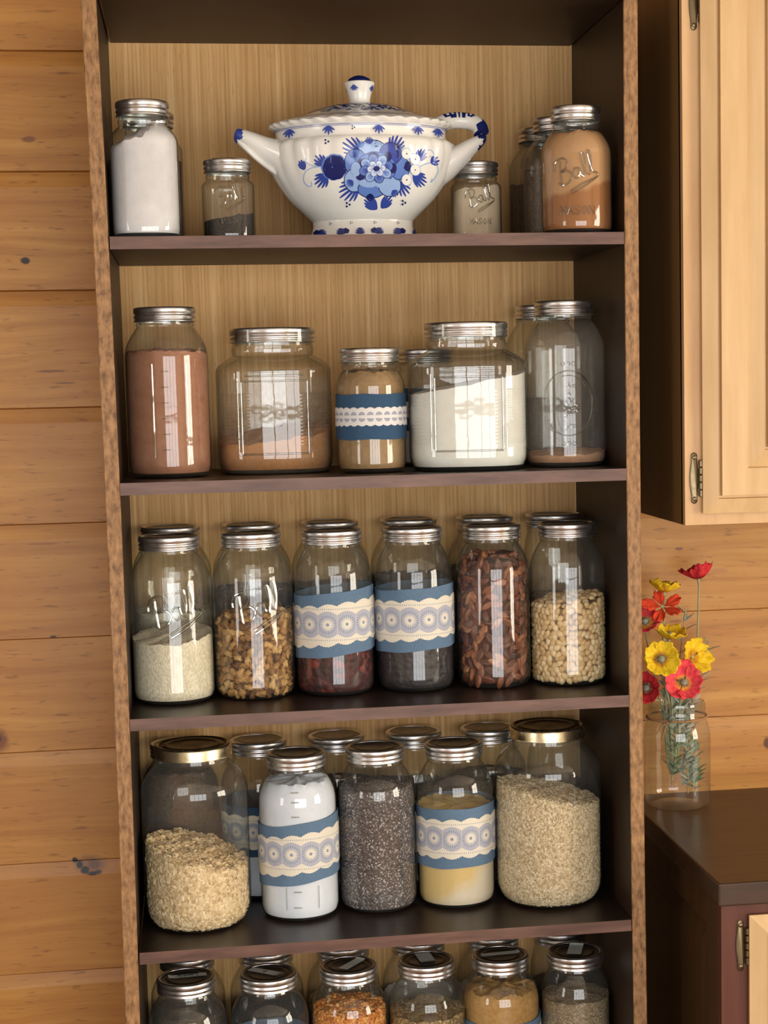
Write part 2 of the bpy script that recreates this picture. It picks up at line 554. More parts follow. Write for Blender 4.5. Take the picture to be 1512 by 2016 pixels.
def per_object(name, stops, rough=0.5, spec=0.4, nscale=250.0, bs=0.3):
    t = NT(name)
    r = t.n('ObjectInfo').outputs['Random']
    n = t.noise(t.pos(), nscale, 4)
    col = t.ramp(t.m('ADD', t.m('MULTIPLY', r, 0.6), t.m('MULTIPLY', n, 0.4)), stops)
    return t.principled(col, rough, t.bump(n, bs, 0.0008), 0, spec)


MAT['oat'] = particle('rolled_oats', [(0.0, lin(180, 148, 104)), (0.35, lin(224, 197, 152)), (1.0, lin(245, 226, 190))], 0.75, 0.2)
MAT['oat2'] = particle('pale_oats', [(0.0, lin(172, 148, 112)), (0.4, lin(214, 193, 156)), (1.0, lin(240, 224, 194))], 0.75, 0.2)
MAT['corn'] = particle('popcorn_kernel', [(0.0, lin(176, 92, 26)), (0.5, lin(214, 132, 44)), (0.85, lin(236, 178, 92)), (1.0, lin(244, 220, 168))], 0.3, 0.5)
MAT['oat_core'] = powder('oat_dust', lin(150, 122, 84), lin(178, 150, 108), 120, 0.3)
MAT['corn_core'] = powder('corn_dust', lin(120, 62, 20), lin(160, 90, 36), 120, 0.3)
MAT['peanut'] = per_object('roasted_peanut', [(0.15, lin(200, 160, 106)), (0.5, lin(230, 198, 146)), (0.85, lin(244, 222, 180))], 0.42, 0.45, 200, 0.15)
MAT['pecan'] = per_object('pecan_nut', [(0.2, lin(62, 30, 18)), (0.5, lin(114, 60, 36)), (0.76, lin(158, 96, 60)), (0.93, lin(216, 168, 120))], 0.42, 0.45, 180, 0.5)
MAT['walnut'] = per_object('walnut_piece', [(0.2, lin(92, 58, 28)), (0.5, lin(160, 114, 58)), (0.8, lin(212, 172, 110))], 0.55, 0.35, 220, 0.6)
MAT['nut_core'] = powder('nut_meal', lin(84, 54, 32), lin(110, 74, 46), 150, 0.3)
MAT['pecan_core'] = powder('pecan_meal', lin(60, 28, 18), lin(92, 46, 28), 150, 0.3)
MAT['tape'] = powder('label_tape', lin(206, 204, 192), lin(222, 220, 208), 60, 0.1)
MAT['ink'] = plain('pencil_ink', lin(54, 54, 54), 0.7)

# ceramic
MAT['glaze'] = plain('white_glaze', lin(234, 232, 225), 0.12, spec=0.5)
MAT['blue0'] = plain('navy_glaze', lin(28, 38, 100), 0.16)
MAT['blue1'] = plain('cobalt_glaze', lin(58, 76, 160), 0.16)
MAT['blue2'] = plain('mid_blue_glaze', lin(96, 128, 196), 0.16)
MAT['blue3'] = plain('light_blue_glaze', lin(150, 178, 222), 0.16)
MAT['blue4'] = plain('pale_blue_glaze', lin(206, 216, 232), 0.16)
GL = ['glaze', 'blue0', 'blue1', 'blue2', 'blue3', 'blue4']
GLM = [MAT[k] for k in GL]

# ------------------------------------------------------------------ room shell
WALL_Y = 0.355


def plank_wall():
    mb = MB()
    k0, k1 = -3, 13
    prof = []
    for k in range(k0, k1):
        zt = SEAM0 - PITCH * k
        zb = zt - PITCH
        prof += [(WALL_Y + 0.0035, zt - 0.0012), (WALL_Y, zt - 0.024), (WALL_Y, zb + 0.0012), (WALL_Y + 0.006, zb)]
    prof = [(y, max(FLOOR_Z - .02, min(ROOM_Z1, z))) for y, z in prof]
    rows = []
    for x in (ROOM_X0, -1.2, -.6, 0, .6, 1.2, ROOM_X1):
        rows.append([(x, y, z) for y, z in prof])
    mb.grid(rows, 0, closed=False)
    mb.box(ROOM_X0, ROOM_X1, WALL_Y + 0.008, WALL_Y + 0.06, FLOOR_Z, ROOM_Z1)
    return structure(mb.build('wall_back', MAT['pine'], smooth=0))


plank_wall()
MAT['plaster'] = plain('off_white_plaster', lin(214, 208, 198), 0.8)
structure(MB().box(ROOM_X0, ROOM_X1, ROOM_Y0 - 0.06, ROOM_Y0, FLOOR_Z, ROOM_Z1).build('wall_front', MAT['plaster'], smooth=0))
structure(MB().box(ROOM_X0 - 0.06, ROOM_X0, ROOM_Y0, WALL_Y + .06, FLOOR_Z, ROOM_Z1).build('wall_left', MAT['plaster'], smooth=0))
structure(MB().box(ROOM_X1, ROOM_X1 + 0.06, ROOM_Y0, WALL_Y + .06, FLOOR_Z, ROOM_Z1).build('wall_right', MAT['plaster'], smooth=0))
structure(MB().box(ROOM_X0 - .06, ROOM_X1 + .06, ROOM_Y0 - .06, WALL_Y + .06, FLOOR_Z - 0.05, FLOOR_Z).build(
    'floor', stained('oak_floor', lin(120, 82, 50), lin(150, 106, 68), 0.4, (4, 40, 40)), smooth=0))
structure(MB().box(ROOM_X0 - .06, ROOM_X1 + .06, ROOM_Y0 - .06, WALL_Y + .06, ROOM_Z1, ROOM_Z1 + 0.05).build(
    'ceiling', plain('ceiling_paint', lin(206, 196, 180), 0.8), smooth=0))
MAT['white_paint'] = plain('white_paint', lin(226, 224, 216), 0.5)


def window_frame(name, fn, w, h, nx, nz):
    """frame and glazing bars; fn maps (u, v, depth) to the wall, depth into the room"""
    mb = MB()

    def bar(u0, u1, v0, v1, d0, d1):
        a = [fn(u, v, d) for d in (d0, d1) for v in (v0, v1) for u in (u0, u1)]
        mb.add(a, [(0, 1, 3, 2), (4, 6, 7, 5), (0, 4, 5, 1), (2, 3, 7, 6), (0, 2, 6, 4), (1, 5, 7, 3)])
    f = 0.07
    bar(-w / 2 - f, w / 2 + f, h / 2, h / 2 + f, 0, .06)
    bar(-w / 2 - f, w / 2 + f, -h / 2 - f, -h / 2, 0, .06)
    bar(-w / 2 - f, -w / 2, -h / 2, h / 2, 0, .06)
    bar(w / 2, w / 2 + f, -h / 2, h / 2, 0, .06)
    for i in range(1, nx):
        u = -w / 2 + w * i / nx
        bar(u - .022, u + .022, -h / 2, h / 2, .035, .06)
    for i in range(1, nz):
        v = -h / 2 + h * i / nz
        bar(-w / 2, w / 2, v - .012, v + .012, .037, .058)
    structure(mb.build(name, MAT['white_paint'], smooth=0))


window_frame('door_1', lambda u, v, d: (0.30 + u, ROOM_Y0 + d, -0.6 + v), 2.3, 1.75, 4, 3)
window_frame('window_1', lambda u, v, d: (ROOM_X1 - d, -2.0 + u, -0.4 + v), 1.5, 1.5, 2, 2)
window_frame('window_2', lambda u, v, d: (ROOM_X0 + d, -2.5 + u, -0.4 + v), 0.8, 1.5, 1, 2)

# ------------------------------------------------------------------ bookshelf
D = 0.340
HW = 0.362
TH = 0.01725
SHELF_Z = [0.0, -0.3386, -0.6724, -1.0125, -1.3500, -1.66]
TOPZ = 0.3235


def bow_l(z):
    return -0.0042 * ((z + 0.45) / 0.74) ** 2 if z > -1.2 else -0.0042


def bow_r(z):
    return 0.0024 * ((z + 0.45) / 0.74) ** 2 if z > -1.2 else 0.0024


def side_panel(sgn):
    bow = bow_l if sgn < 0 else bow_r
    mb = MB()
    zs = [FLOOR_Z + (TOPZ + TH + 0.012 - FLOOR_Z) * i / 24 for i in range(25)]
    e = 0.0012
    rows = []
    for z in zs:
        xi = sgn * HW + bow(z)
        xo = sgn * (HW + 0.0208) + bow(z)
        ring = [(xi, e, z), (xi + sgn * e, 0, z), (xo - sgn * e, 0, z), (xo, e, z), (xo, D + .006, z), (xi, D + .006, z)]
        if sgn < 0:
            ring = ring[::-1]
        rows.append(ring)
    mb.grid(rows, 0, True, True, True)
    o = mb.build('side_panel', [MAT['dark'], MAT['edge']], unit, smooth=0)
    for p in o.data.polygons:
        if p.normal.y < -0.6:
            p.material_index = 1
    return o


unit = thing('bookshelf', 'tall dark-stained wooden bookshelf with straw-coloured back, full of glass jars', 'shelf', (0, 0, 0))
side_panel(-1)
side_panel(1)


def board(name, z, y0=0.0):
    mb = MB().box(-HW + 0.0, HW, y0, D, z - TH, z)
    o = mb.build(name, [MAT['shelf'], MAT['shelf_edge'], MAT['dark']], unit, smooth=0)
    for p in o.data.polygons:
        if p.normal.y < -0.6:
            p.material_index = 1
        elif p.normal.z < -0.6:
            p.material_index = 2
    return o


for z in SHELF_Z:
    board('shelf', z)
board('top_board', TOPZ + TH)
MB().box(-HW - .004, HW + .004, D, D + 0.006, FLOOR_Z + .01, TOPZ + TH).build('back_panel', MAT['veneer'], unit, smooth=0)


# ------------------------------------------------------------------ cabinets on the right
def framed(mb, fn, x0, x1, z0, z1, steps, mi=0):
    """rectangular mouldings: steps of (inset, height); fn(x, z, h) -> point"""
    loops = []
    for ins, h in steps:
        loops.append([fn(x0 + ins, z0 + ins, h), fn(x1 - ins, z0 + ins, h), fn(x1 - ins, z1 - ins, h), fn(x0 + ins, z1 - ins, h)])
    mb.grid(loops, mi, True, True, True)


def hinge(parent, x, y, z, h=0.075):
    """antique brass partial wrap hinge: oval leaf with two screws and a knuckled barrel"""
    mb = MB()
    n = 40
    ring = []
    for k in range(n):
        a = 2 * pi * k / n
        v = sin(a)
        vz = h / 2 * (1 if v >= 0 else -1) * abs(v) ** 0.8
        q = abs(vz) / (h / 2)
        half = 0.0046 * sqrt(max(0, 1 - max(0, (q - .86) / .14) ** 2))
        if q < .62:
            half += 0.0022 * cos(q / .62 * pi / 2)
        ring.append((x - .001 + (half if cos(a) >= 0 else -half) * min(1, abs(cos(a)) * 3 if q > .8 else 1), z + vz))
    mb.grid([[(p[0], y, p[1]) for p in ring], [(p[0], y - .0016, p[1]) for p in ring],
             [(x - .001 + (p[0] - x + .001) * .7, y - .0026, z + (p[1] - z) * .96) for p in ring]], 0, True, True, True)
    o = mb.build('hinge', MAT['brass'], parent)
    b = MB()
    for k in range(5):
        za = z - h * .36 + h * .72 * k / 5
        zb = za + h * .72 / 5 - 0.0008
        b.lathe([(0.0025, za), (0.0036, za + .0008), (0.0036, zb - .0008), (0.0025, zb)], 16, 0, None, x + 0.0085, y - 0.0035)
    b.build('barrel', MAT['brass'], o)
    for s in (-1, 1):
        sm = MB()
        cz = z + s * h * .4
        rows = []
        for r, d in ((.0034, 0), (.0030, .0012), (.0016, .0018), (0.0002, .0019)):
            rows.append([(x - .001 + r * cos(2 * pi * k / 14), y - .003 - d, cz + r * sin(2 * pi * k / 14)) for k in range(14)])
        sm.grid(rows, 0, True)
        sm.build('screw', MAT['brass'], o)
    return o


UY = -0.0181
uc = thing('wall_cabinet', 'light maple upper cabinet with dark side and raised-panel door', 'cabinet', (0, 0, 0))
XC = 0.4440
MB().box(XC, XC + 0.013, UY + .012, WALL_Y, -0.4228, 0.60).build('side_panel', MAT['cab_dark'], uc, smooth=0)
MB().box(XC + .013, 1.00, UY + .02, WALL_Y - .001, -0.4225, -0.408).build('bottom_panel', MAT['cab_dark'], uc, smooth=0)
MB().box(XC + .013, 1.00, UY + .02, WALL_Y - .001, 0.585, 0.60).build('top_panel', MAT['cab_dark'], uc, smooth=0)
fr = MB()
fr.box(XC, XC + 0.044, UY, UY + .0185, -0.4228, 0.60)
fr.box(XC + 0.044, 0.956, UY, UY + .0185, -0.4228, -0.375)
fr.box(XC + 0.044, 0.956, UY, UY + .0185, 0.56, 0.60)
fr.box(0.956, 1.0, UY, UY + .0185, -0.4228, 0.60)
fr.build('face_frame', MAT['maple2'], uc, smooth=0)
dm = MB()
f_up = lambda x, z, h: (x, UY - 0.0012 - h, z)
framed(dm, f_up, 0.4680, 0.935, -0.4060, 0.586,
       [(0.0045, -0.001), (0.0045, 0.0045), (0, 0.0055), (0, 0.0090), (0.0212, 0.0165), (0.0222, 0.0100), (0.0255, 0.0100), (0.0262, 0.0185), (0.0648, 0.0185),
        (0.0656, 0.0135), (0.0668, 0.0120), (0.0905, 0.0175), (0.0910, 0.0110), (0.0945, 0.0110), (0.0955, 0.0185)])
door = dm.build('door', MAT['maple'], uc, smooth=0)
hinge(uc, 0.4585, UY, -0.3545)
hinge(uc, 0.4620, UY, 0.3150)

CZ = -0.9116
CX0 = 0.4420
cy0 = -0.178
ct = thing('countertop', 'dark brown wooden countertop below the flowers', 'countertop', (0, 0, 0))
MB().box(CX0, 1.25, cy0, WALL_Y - .0005, CZ - 0.0335, CZ).build('slab', MAT['counter'], ct, smooth=0, bevel=0.003)
bc = thing('base_cabinet', 'dark brown base cabinet with maple door under the countertop', 'cabinet', (0, 0, 0))
BX = 0.4520
sp = MB()
framed(sp, lambda y, z, h: (BX + .012 - h, y, z), -0.140, 0.353, FLOOR_Z + .002, CZ - 0.0340,
       [(0, 0), (0, 0.012), (0.05, 0.012), (0.053, 0.006), (0.058, 0.006), (0.085, 0.011)])
sp.build('side_panel', MAT['base_dark'], bc, smooth=0)
BY = -0.158
bf = MB()
bf.box(BX, 0.4915, BY, BY + .018, FLOOR_Z + .002, CZ - .034)
bf.box(0.4915, 1.2, BY, BY + .018, CZ - 0.075, CZ - .034)
bf.box(0.4915, 1.2, BY, BY + .018, FLOOR_Z + .002, FLOOR_Z + .12)
bf.build('face_frame', MAT['cab_red'], bc, smooth=0)
bd = MB()
framed(bd, lambda x, z, h: (x, BY - .001 - h, z), 0.4900, 0.90, FLOOR_Z + .10, -0.9630,
       [(0.004, -.001), (0.004, 0.0045), (0, 0.0055), (0, 0.0090), (0.0235, 0.0170), (0.0245, 0.0105), (0.0280, 0.0105), (0.0288, 0.0185), (0.068, 0.0185), (0.069, 0.0125), (0.0925, 0.0175), (0.093, 0.011), (0.096, 0.011), (0.097, 0.0185)])
bd.build('door', MAT['maple'], bc, smooth=0)
hinge(bc, 0.4805, BY, -1.0085, 0.075)


# ------------------------------------------------------------------ jars
def jar_profile(R, H, rl, sh=0.70, fil=0.02, neck=None, base=0.80, lidh=0.021, bead=True, nl=0.007):
    """outside of a jar from base centre to the rim; H is the height to the top of the lid, nl the glass neck below it"""
    nk = neck or rl - 0.0035
    zl = H - lidh
    zs = H * sh
    p = [(0.0, 0.0035), (R * base * .85, 0.0022), (R * base, 0.0)]
    rb = R * base
    for k in range(1, 7):
        a = k / 6 * pi / 2
        p.append((rb + (R - rb) * sin(a), fil * (1 - cos(a))))
    p += [(R, fil + .003), (R, fil + .012), (R, (fil + zs) / 2), (R, zs - .012), (R, zs)]
    zt = zl - nl
    for k in range(1, 13):
        t = k / 12
        p.append((nk + (R - nk) * cos(t * pi / 2), zs + (zt - zs) * t ** 0.92))
    if bead:
        p += [(nk + 0.0010, zl - nl * .75), (nk + 0.0014, zl - nl * .5), (nk, zl - nl * .2)]
    p += [(nk, zl + 0.004), (nk - 0.0003, H - 0.003), (nk - 0.003, H - 0.0022), (nk - 0.004, H - 0.006), (nk - 0.004, zl - 0.004)]
    return p


def inner_r(prof, z):
    """outside radius at height z (lower bound of the body)"""
    best = None
    for (r0, z0), (r1, z1) in zip(prof[2:], prof[3:]):
        if z1 < z0 + 1e-9:
            continue
        if z0 <= z <= z1:
            t = (z - z0) / (z1 - z0)
            return r0 + (r1 - r0) * t
    return prof[2][0]


def square_rf(n, amt=1.0, rot=0.0):
    def rf(t, r, z, n=n):
        c, s = abs(cos(t - rot)), abs(sin(t - rot))
        k = 1.0 / (c ** n + s ** n) ** (1.0 / n)
        q = r * (1 + (k - 1) * amt)
        return q * sin(t), -q * cos(t)
    return rf


def lid(parent, rl, H, lidh=0.021, style='silver', tape=None, rz=0.0):
    z0 = H - lidh
    if style == 'silver':
        h = lidh
        pr = [(rl - .0018, z0 - .0002), (rl, z0 + .0006), (rl + .0001, z0 + .0018), (rl - .0012, z0 + .0035), (rl - .0012, z0 + .0046),
              (rl + .0001, z0 + .0066), (rl + .0001, z0 + .0082), (rl - .0013, z0 + .0102), (rl - .0013, z0 + .0114), (rl, z0 + .0128),
              (rl, H - .0022), (rl - .0008, H - .0006), (rl - .0022, H), (rl - .0055, H - .0004), (rl - .0062, H - .0012), (rl - .0062, H - .0018)]
        n = 150
        kz0, kz1 = z0 + .0125, H - .002

        def rf(t, r, z):
            k = round(t / (2 * pi) * n)
            q = r + (0.00035 if (k % 2 and kz0 <= z <= kz1) else 0)
            return q * sin(t), -q * cos(t)
        mb = MB()
        rows = []
        for r, z in pr:
            rows.append([(*rf(2 * pi * j / n, r, z), z) for j in range(n)])
        mb.grid(rows, 0, True)
        ring = mb.build('lid_band', MAT['zinc'], parent, smooth=50)
        rd = rl - .0061
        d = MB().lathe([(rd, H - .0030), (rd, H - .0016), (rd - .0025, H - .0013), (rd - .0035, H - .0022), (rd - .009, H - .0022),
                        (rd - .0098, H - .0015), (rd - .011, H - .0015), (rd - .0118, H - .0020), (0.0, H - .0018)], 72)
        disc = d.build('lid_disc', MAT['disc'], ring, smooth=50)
        top = H - .0012
    else:
        n = 120
        pr = [(rl - .002, z0 + .0004), (rl + .0004, z0), (rl + .0006, z0 + .0015), (rl - .0002, z0 + .003), (rl - .0002, H - .004),
              (rl - .0008, H - .0014), (rl - .0026, H), (rl - .0056, H - .0002), (rl - .0068, H - .0018), (rl - .013, H - .0018), (rl - .014, H - .001),
              (rl - .022, H - .001), (rl - .023, H - .0016), (rl * .3, H - .0012), (0.0, H - .0012)]
        rows = [[(r * sin(2 * pi * j / n) * (1 + (.006 * cos(6 * 2 * pi * j / n) if z < z0 + .002 else 0)), -r * cos(2 * pi * j / n), z) for j in range(n)] for r, z in pr]
        cut = 8
        ring = MB().grid(rows[:cut + 1], 0, True).build('lid_band', MAT['gold'], parent, smooth=50)
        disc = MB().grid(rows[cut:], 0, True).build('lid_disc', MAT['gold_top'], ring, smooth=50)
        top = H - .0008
    if tape:
        ang, w, l, cx, cy, words = tape
        ca, sa = cos(ang), sin(ang)

        def tp(u, v, h):
            return (cx + u * ca - v * sa, cy + u * sa + v * ca, top + h)
        tm = MB()
        nu, nv = 10, 3
        rows = []
        for h in (0.0003, 0.0007):
            pass
        top_rows = []
        for i in range(nu + 1):
            u = -l / 2 + l * i / nu
            curl = 0.0016 * max(0, (i - nu + 1)) if i >= nu - 1 else 0
            top_rows.append([tp(u, -w / 2 + w * j / nv, 0.0009 + curl) for j in range(nv + 1)])
        tm.grid(top_rows, 0, closed=False)
        low = [[(x, y, z - 0.0003) for x, y, z in r] for r in top_rows]
        tm.grid([list(reversed(r)) for r in low], 0, closed=False)
        to = tm.build('tape_label', MAT['tape'], ring, smooth=30)
        if words:
            txt_mesh(words, to, tp, 0.0102)
    return ring


def txt_mesh(words, parent, tp, height):
    """handwritten pencil strokes on a piece of tape"""
    glyph = {'L': [[(0, 1), (0, 0), (.5, 0)]], 'e': [[(0, .3), (.4, .34), (.3, .55), (.08, .5), (0, .25), (.15, 0), (.42, .1)]],
             'n': [[(0, .55), (0, 0)], [(0, .35), (.2, .55), (.36, .4), (.36, 0)]], 't': [[(.15, .95), (.15, .1), (.3, 0)], [(0, .6), (.32, .6)]],
             'i': [[(.05, .55), (.05, 0)], [(.05, .75), (.06, .8)]], 'l': [[(.05, 1), (.05, 0)]], 's': [[(.34, .5), (.1, .55), (.05, .38), (.3, .22), (.28, .02), (0, .04)]]}
    width = {'L': .62, 'e': .56, 'n': .5, 't': .44, 'i': .24, 'l': .24, 's': .44}
    tot = sum(width.get(c, .5) for c in words)
    mb = MB()
    x = -tot / 2
    for c in words:
        for st in glyph.get(c, []):
            pts = [tp((x + a) * height, (b - .45) * height, 0.0011) for a, b in st]
            mb.tube(pts, 0.0004, 5)
        x += width.get(c, .5)
    mb.build('writing', MAT['ink'], parent)


BALL = [
    [(.35, 0), (.55, 1.0), (.78, 1.95)],
    [(.02, 1.35), (.12, 1.75), (.5, 2.1), (1.1, 2.12), (1.42, 1.75), (1.15, 1.25), (.62, 1.05), (1.2, .98), (1.45, .5), (1.05, .0), (.45, -.08), (.12, .25)],
    [(2.2, .85), (1.85, .92), (1.6, .5), (1.75, .06), (2.08, .3), (2.22, .85), (2.2, .3), (2.42, .02)],
    [(2.42, .05), (2.8, .9), (2.98, 1.75), (2.82, 2.0), (2.7, 1.5), (2.72, .3), (2.95, .02)],
    [(2.97, .05), (3.35, .9), (3.55, 1.8), (3.4, 2.05), (3.27, 1.5), (3.3, .3), (3.55, .05)],
    [(3.6, .05), (3.75, -.25), (3.3, -.42), (2.2, -.5), (.9, -.75)],
    [(3.55, -.35), (2.4, -.72), (.9, -1.0)],
]
MASON = {'M': [[(0, 0), (.1, 1), (.4, .3), (.7, 1), (.8, 0)]], 'A': [[(0, 0), (.35, 1), (.7, 0)], [(.15, .4), (.55, .4)]],
         'S': [[(.6, .85), (.3, 1), (.05, .75), (.3, .5), (.6, .25), (.3, 0), (0, .15)]],
         'O': [[(.3, 0), (.0, .5), (.3, 1), (.6, .5), (.3, 0)]], 'N': [[(0, 0), (0, 1), (.6, 0), (.6, 1)]]}


def emboss(mb, Rf, strokes, s, ang0, z0, tilt=0.0, rad=0.0009, smooth=True, cxy=(1.8, .8)):
    """raised strokes wrapped round the glass; ang0 = direction on the jar, 0 faces -y"""
    for st in strokes:
        pts = spline(st, 6) if smooth and len(st) > 2 else st
        out = []
        for a, b in pts:
            a, b = (a - cxy[0]) * s, (b - cxy[1]) * s
            u = a * cos(tilt) - b * sin(tilt)
            v = a * sin(tilt) + b * cos(tilt)
            z = z0 + v
            R = Rf(z) + rad * .5
            t = ang0 + u / R
            out.append((R * sin(t), -R * cos(t), z))
        mb.tube(out, rad, 6, 1)


CAMXY = (-0.2559, -2.4477)


def cam_ang(x, y):
    """direction from a jar towards the photographer, 0 = -y, positive to +x"""
    return atan2(CAMXY[0] - x, -(CAMXY[1] - y))


def fill(name, prof, hf, mat, label, cat, loc, rf=None, inset=0.0016, zb=0.007, n=64, group=None, rows=22):
    """contents poured to the height hf(x, y)"""
    mb = MB()
    rr = []
    ts = [0, .15, .4, .7] + [1 + i for i in range(rows)]
    K = rows + 3
    for i in range(-3, rows + 1):
        row = []
        for j in range(n):
            t = 2 * pi * j / n
            if i <= 0:
                q = (0.25, .55, .85, 1.0)[i + 3]
                z = zb
                r = (inner_r(prof, zb) - inset) * q
            else:
                rt = inner_r(prof, 0.05) - inset
                x1, y1 = rt * sin(t), -rt * cos(t)
                z = zb + (hf(x1, y1) - zb) * (i / rows)
                r = inner_r(prof, z) - inset
            if rf:
                x, y = rf(t, r, z)
            else:
                x, y = r * sin(t), -r * cos(t)
            row.append((x, y, z))
        rr.append(row)
    last = rr[-1]
    for q in (0.93, 0.82, 0.66, .5, .34, .18, 0.05):
        row = []
        for (x, y, z) in last:
            zz = hf(x * q, y * q)
            row.append((x * q, y * q, zz + (z - hf(x, y)) * q))
        rr.append(row)
    mb.grid(rr, 0, True, True, True)
    o = mb.build(name, mat, None, smooth=60, loc=loc)
    tag(o, label, cat, group, 'stuff')
    return o


def hmk(h, sx=0.0, sy=0.0, rough=0.002, dome=0.0, seed=0):
    rnd = random.Random(seed)
    ph = [rnd.uniform(0, 6.28) for _ in range(6)]

    def f(x, y):
        n = sin(x * 140 + ph[0]) * sin(y * 120 + ph[1]) + .6 * sin(x * 310 + ph[2]) * cos(y * 280 + ph[3]) + .4 * sin((x + y) * 520 + ph[4])
        return h + sx * x + sy * y + rough * n - dome * (x * x + y * y) / 0.0036
    return f


def band_sleeve(parent, Rf, z0, z1, mat, style='wide', tilt=0.0, ang=0.0, drop=0.0):
    n = 96
    ri = 0.0004
    ro = 0.0016

    def ring(off, z, nz=0.0):
        row = []
        for j in range(n):
            t = 2 * pi * j / n
            zz = z + tilt * sin(t) * 0.06 + 0.0006 * sin(5 * t + z * 300)
            r = Rf(zz) + off + 0.0003 * sin(9 * t) * (1 if off > .001 else 0)
            row.append((r * sin(t), -r * cos(t), zz))
        return row
    zs = [z0 + (z1 - z0) * i / 8 for i in range(9)]
    rows = [ring(ri, z) for z in reversed(zs)] + [ring(ro, z) for z in zs]
    rows.append(rows[0])
    cl = MB().grid(rows, 0, True).build('fabric_band', mat, parent, smooth=60)
    # lace ribbon
    h = z1 - z0
    if style == 'wide':
        la, lb, pitch, amp = z0 + h * .21, z0 + h * .79, 0.0290, 0.0044
        lm = lace(Rf((z0 + z1) / 2) + .0018, la, lb, pitch)
    else:
        la, lb, pitch, amp = z0 + h * .33, z0 + h * .68, 0.0125, 0.0022
        lm = lace_fan(Rf((z0 + z1) / 2) + .0018, la, lb, pitch)
    nn = 288
    R = Rf((z0 + z1) / 2) + ro
    rws = []
    for q, off in ((0, .0002), (0.0, .0009), (.25, .001), (.5, .001), (.75, .001), (1.0, .0009), (1.0, .0002)):
        row = []
        for j in range(nn):
            t = 2 * pi * j / nn
            tt = t if t < pi else t - 2 * pi
            ph = (tt * (R + .0002) / pitch + 100) % 1.0 - 0.5
            sc = amp * (cos(ph * pi)) + 0.0006 * sin(2 * pi * ph * 7)
            za = la - sc
            zb = lb + sc
            zz = za + (zb - za) * q + tilt * sin(t) * 0.06
            rr = Rf(zz) + ro + off
            row.append((rr * sin(t), -rr * cos(t), zz))
        rws.append(row)
    MB().grid(rws, 0, True).build('lace_trim', lm, cl, smooth=60)
    return cl


def jar(name, label, x, y, sz, prof, H, rl, style='silver', lidh=0.021, gmat='glass', rf=None, marks=None, band=None, tape=None, group=None, rz=0.0, cat='jar', n=72):
    t = thing(name, label, cat, (x, y, sz + .0004), 0.0, group)
    mb = MB().lathe(prof, n, 0, rf, capped=False)
    if marks:
        marks(mb)
    mb.build('glass_body', [MAT[gmat], MAT['emboss']] if marks else MAT[gmat], t, smooth=50)
    lid(t, rl, H, lidh, style, tape)
    if band:
        band_sleeve(t, lambda z: inner_r(prof, z), *band)
    return t


# jar kinds
HG = dict(R=0.0606, H=0.2470, rl=0.0447)          # tall half-gallon mason jar


def hg(sc=1.0):
    return jar_profile(HG['R'] * sc, HG['H'] * sc, HG['rl'] * sc, 0.70, 0.018), HG['H'] * sc, HG['rl'] * sc


Z1, Z2, Z3, Z4, Z5 = SHELF_Z[:5]


def ball_marks(prof, ang, z, s=0.0205, tilt=radians(20)):
    return lambda mb: emboss(mb, lambda q: inner_r(prof, q) + .0002, BALL, s, ang, z, tilt, 0.0017)


# ---- first shelf
p = jar_profile(0.0484, 0.190, 0.0368, 0.70, 0.012, nl=.013)
jar('mason_jar', 'quart glass jar of white flour at the left end of the top shelf', -0.3125, 0.066, Z1, p, 0.190, 0.0368, rf=square_rf(2.7, .7))
fill('flour', p, lambda x, y, f=hmk(0.153, 0.62, 0.25, 0.003, 0.0, 3): min(f(x, y), .158), MAT['flour'], 'white flour heaped to the right in the jar at the left end of the top shelf', 'flour', (-0.3125, 0.066, Z1), square_rf(2.7, .7), inset=.0024)
jar('mason_jar', 'dim quart jar hidden behind the white flour jar on the top shelf', -0.3069, 0.170, Z1, p, 0.190, 0.0368, rf=square_rf(2.7, .7))
fill('brown_grain', p, hmk(0.12, 0, 0, .002), MAT['dark_fill'], 'dark grain in the jar behind the white flour on the top shelf', 'grain', (-0.3069, 0.170, Z1), square_rf(2.7, .7), inset=.0024)

pp = jar_profile(0.0383, 0.1205, 0.0345, 0.68, 0.010, lidh=0.019, nl=.010)


def mason_small(mb):
    Rf = lambda q: inner_r(pp, q) + .0002
    emboss(mb, Rf, BALL, 0.0115, cam_ang(-.194, .15), 0.066, radians(20), 0.001)
    xx = -1.95
    st = []
    for ch in 'MASON':
        for s in MASON[ch]:
            st.append([(a + xx, b) for a, b in s])
        xx += .86
    emboss(mb, Rf, st, 0.0085, cam_ang(-.194, .15), 0.030, 0, 0.0008, False, (0, .5))


jar('mason_jar', 'small pint jar with a little black tea, left of the tureen', -0.1950, 0.150, Z1, pp, 0.1205, 0.0345, lidh=0.019, rf=square_rf(2.7, .7), marks=mason_small)
fill('tea', pp, hmk(0.037, 0.12, 0, .0015, 0, 2), MAT['black_fill'], 'black loose tea low in the small jar left of the tureen', 'tea', (-0.1950, 0.150, Z1), square_rf(2.7, .7), inset=.0024)
jar('mason_jar', 'small pint jar of beige powder beside the right handle of the tureen', 0.1795, 0.190, Z1, pp, 0.1205, 0.0345, lidh=0.019, rf=square_rf(2.7, .7), marks=mason_small)
fill('beige_powder', pp, hmk(0.083, 0.10, 0, .002, 0.004, 5), MAT['beige'], 'beige powder in the small jar right of the tureen', 'powder', (0.1795, 0.190, Z1), square_rf(2.7, .7), inset=.0024)

p = jar_profile(0.0515, 0.1825, 0.0362, 0.62, 0.014, nl=.009)


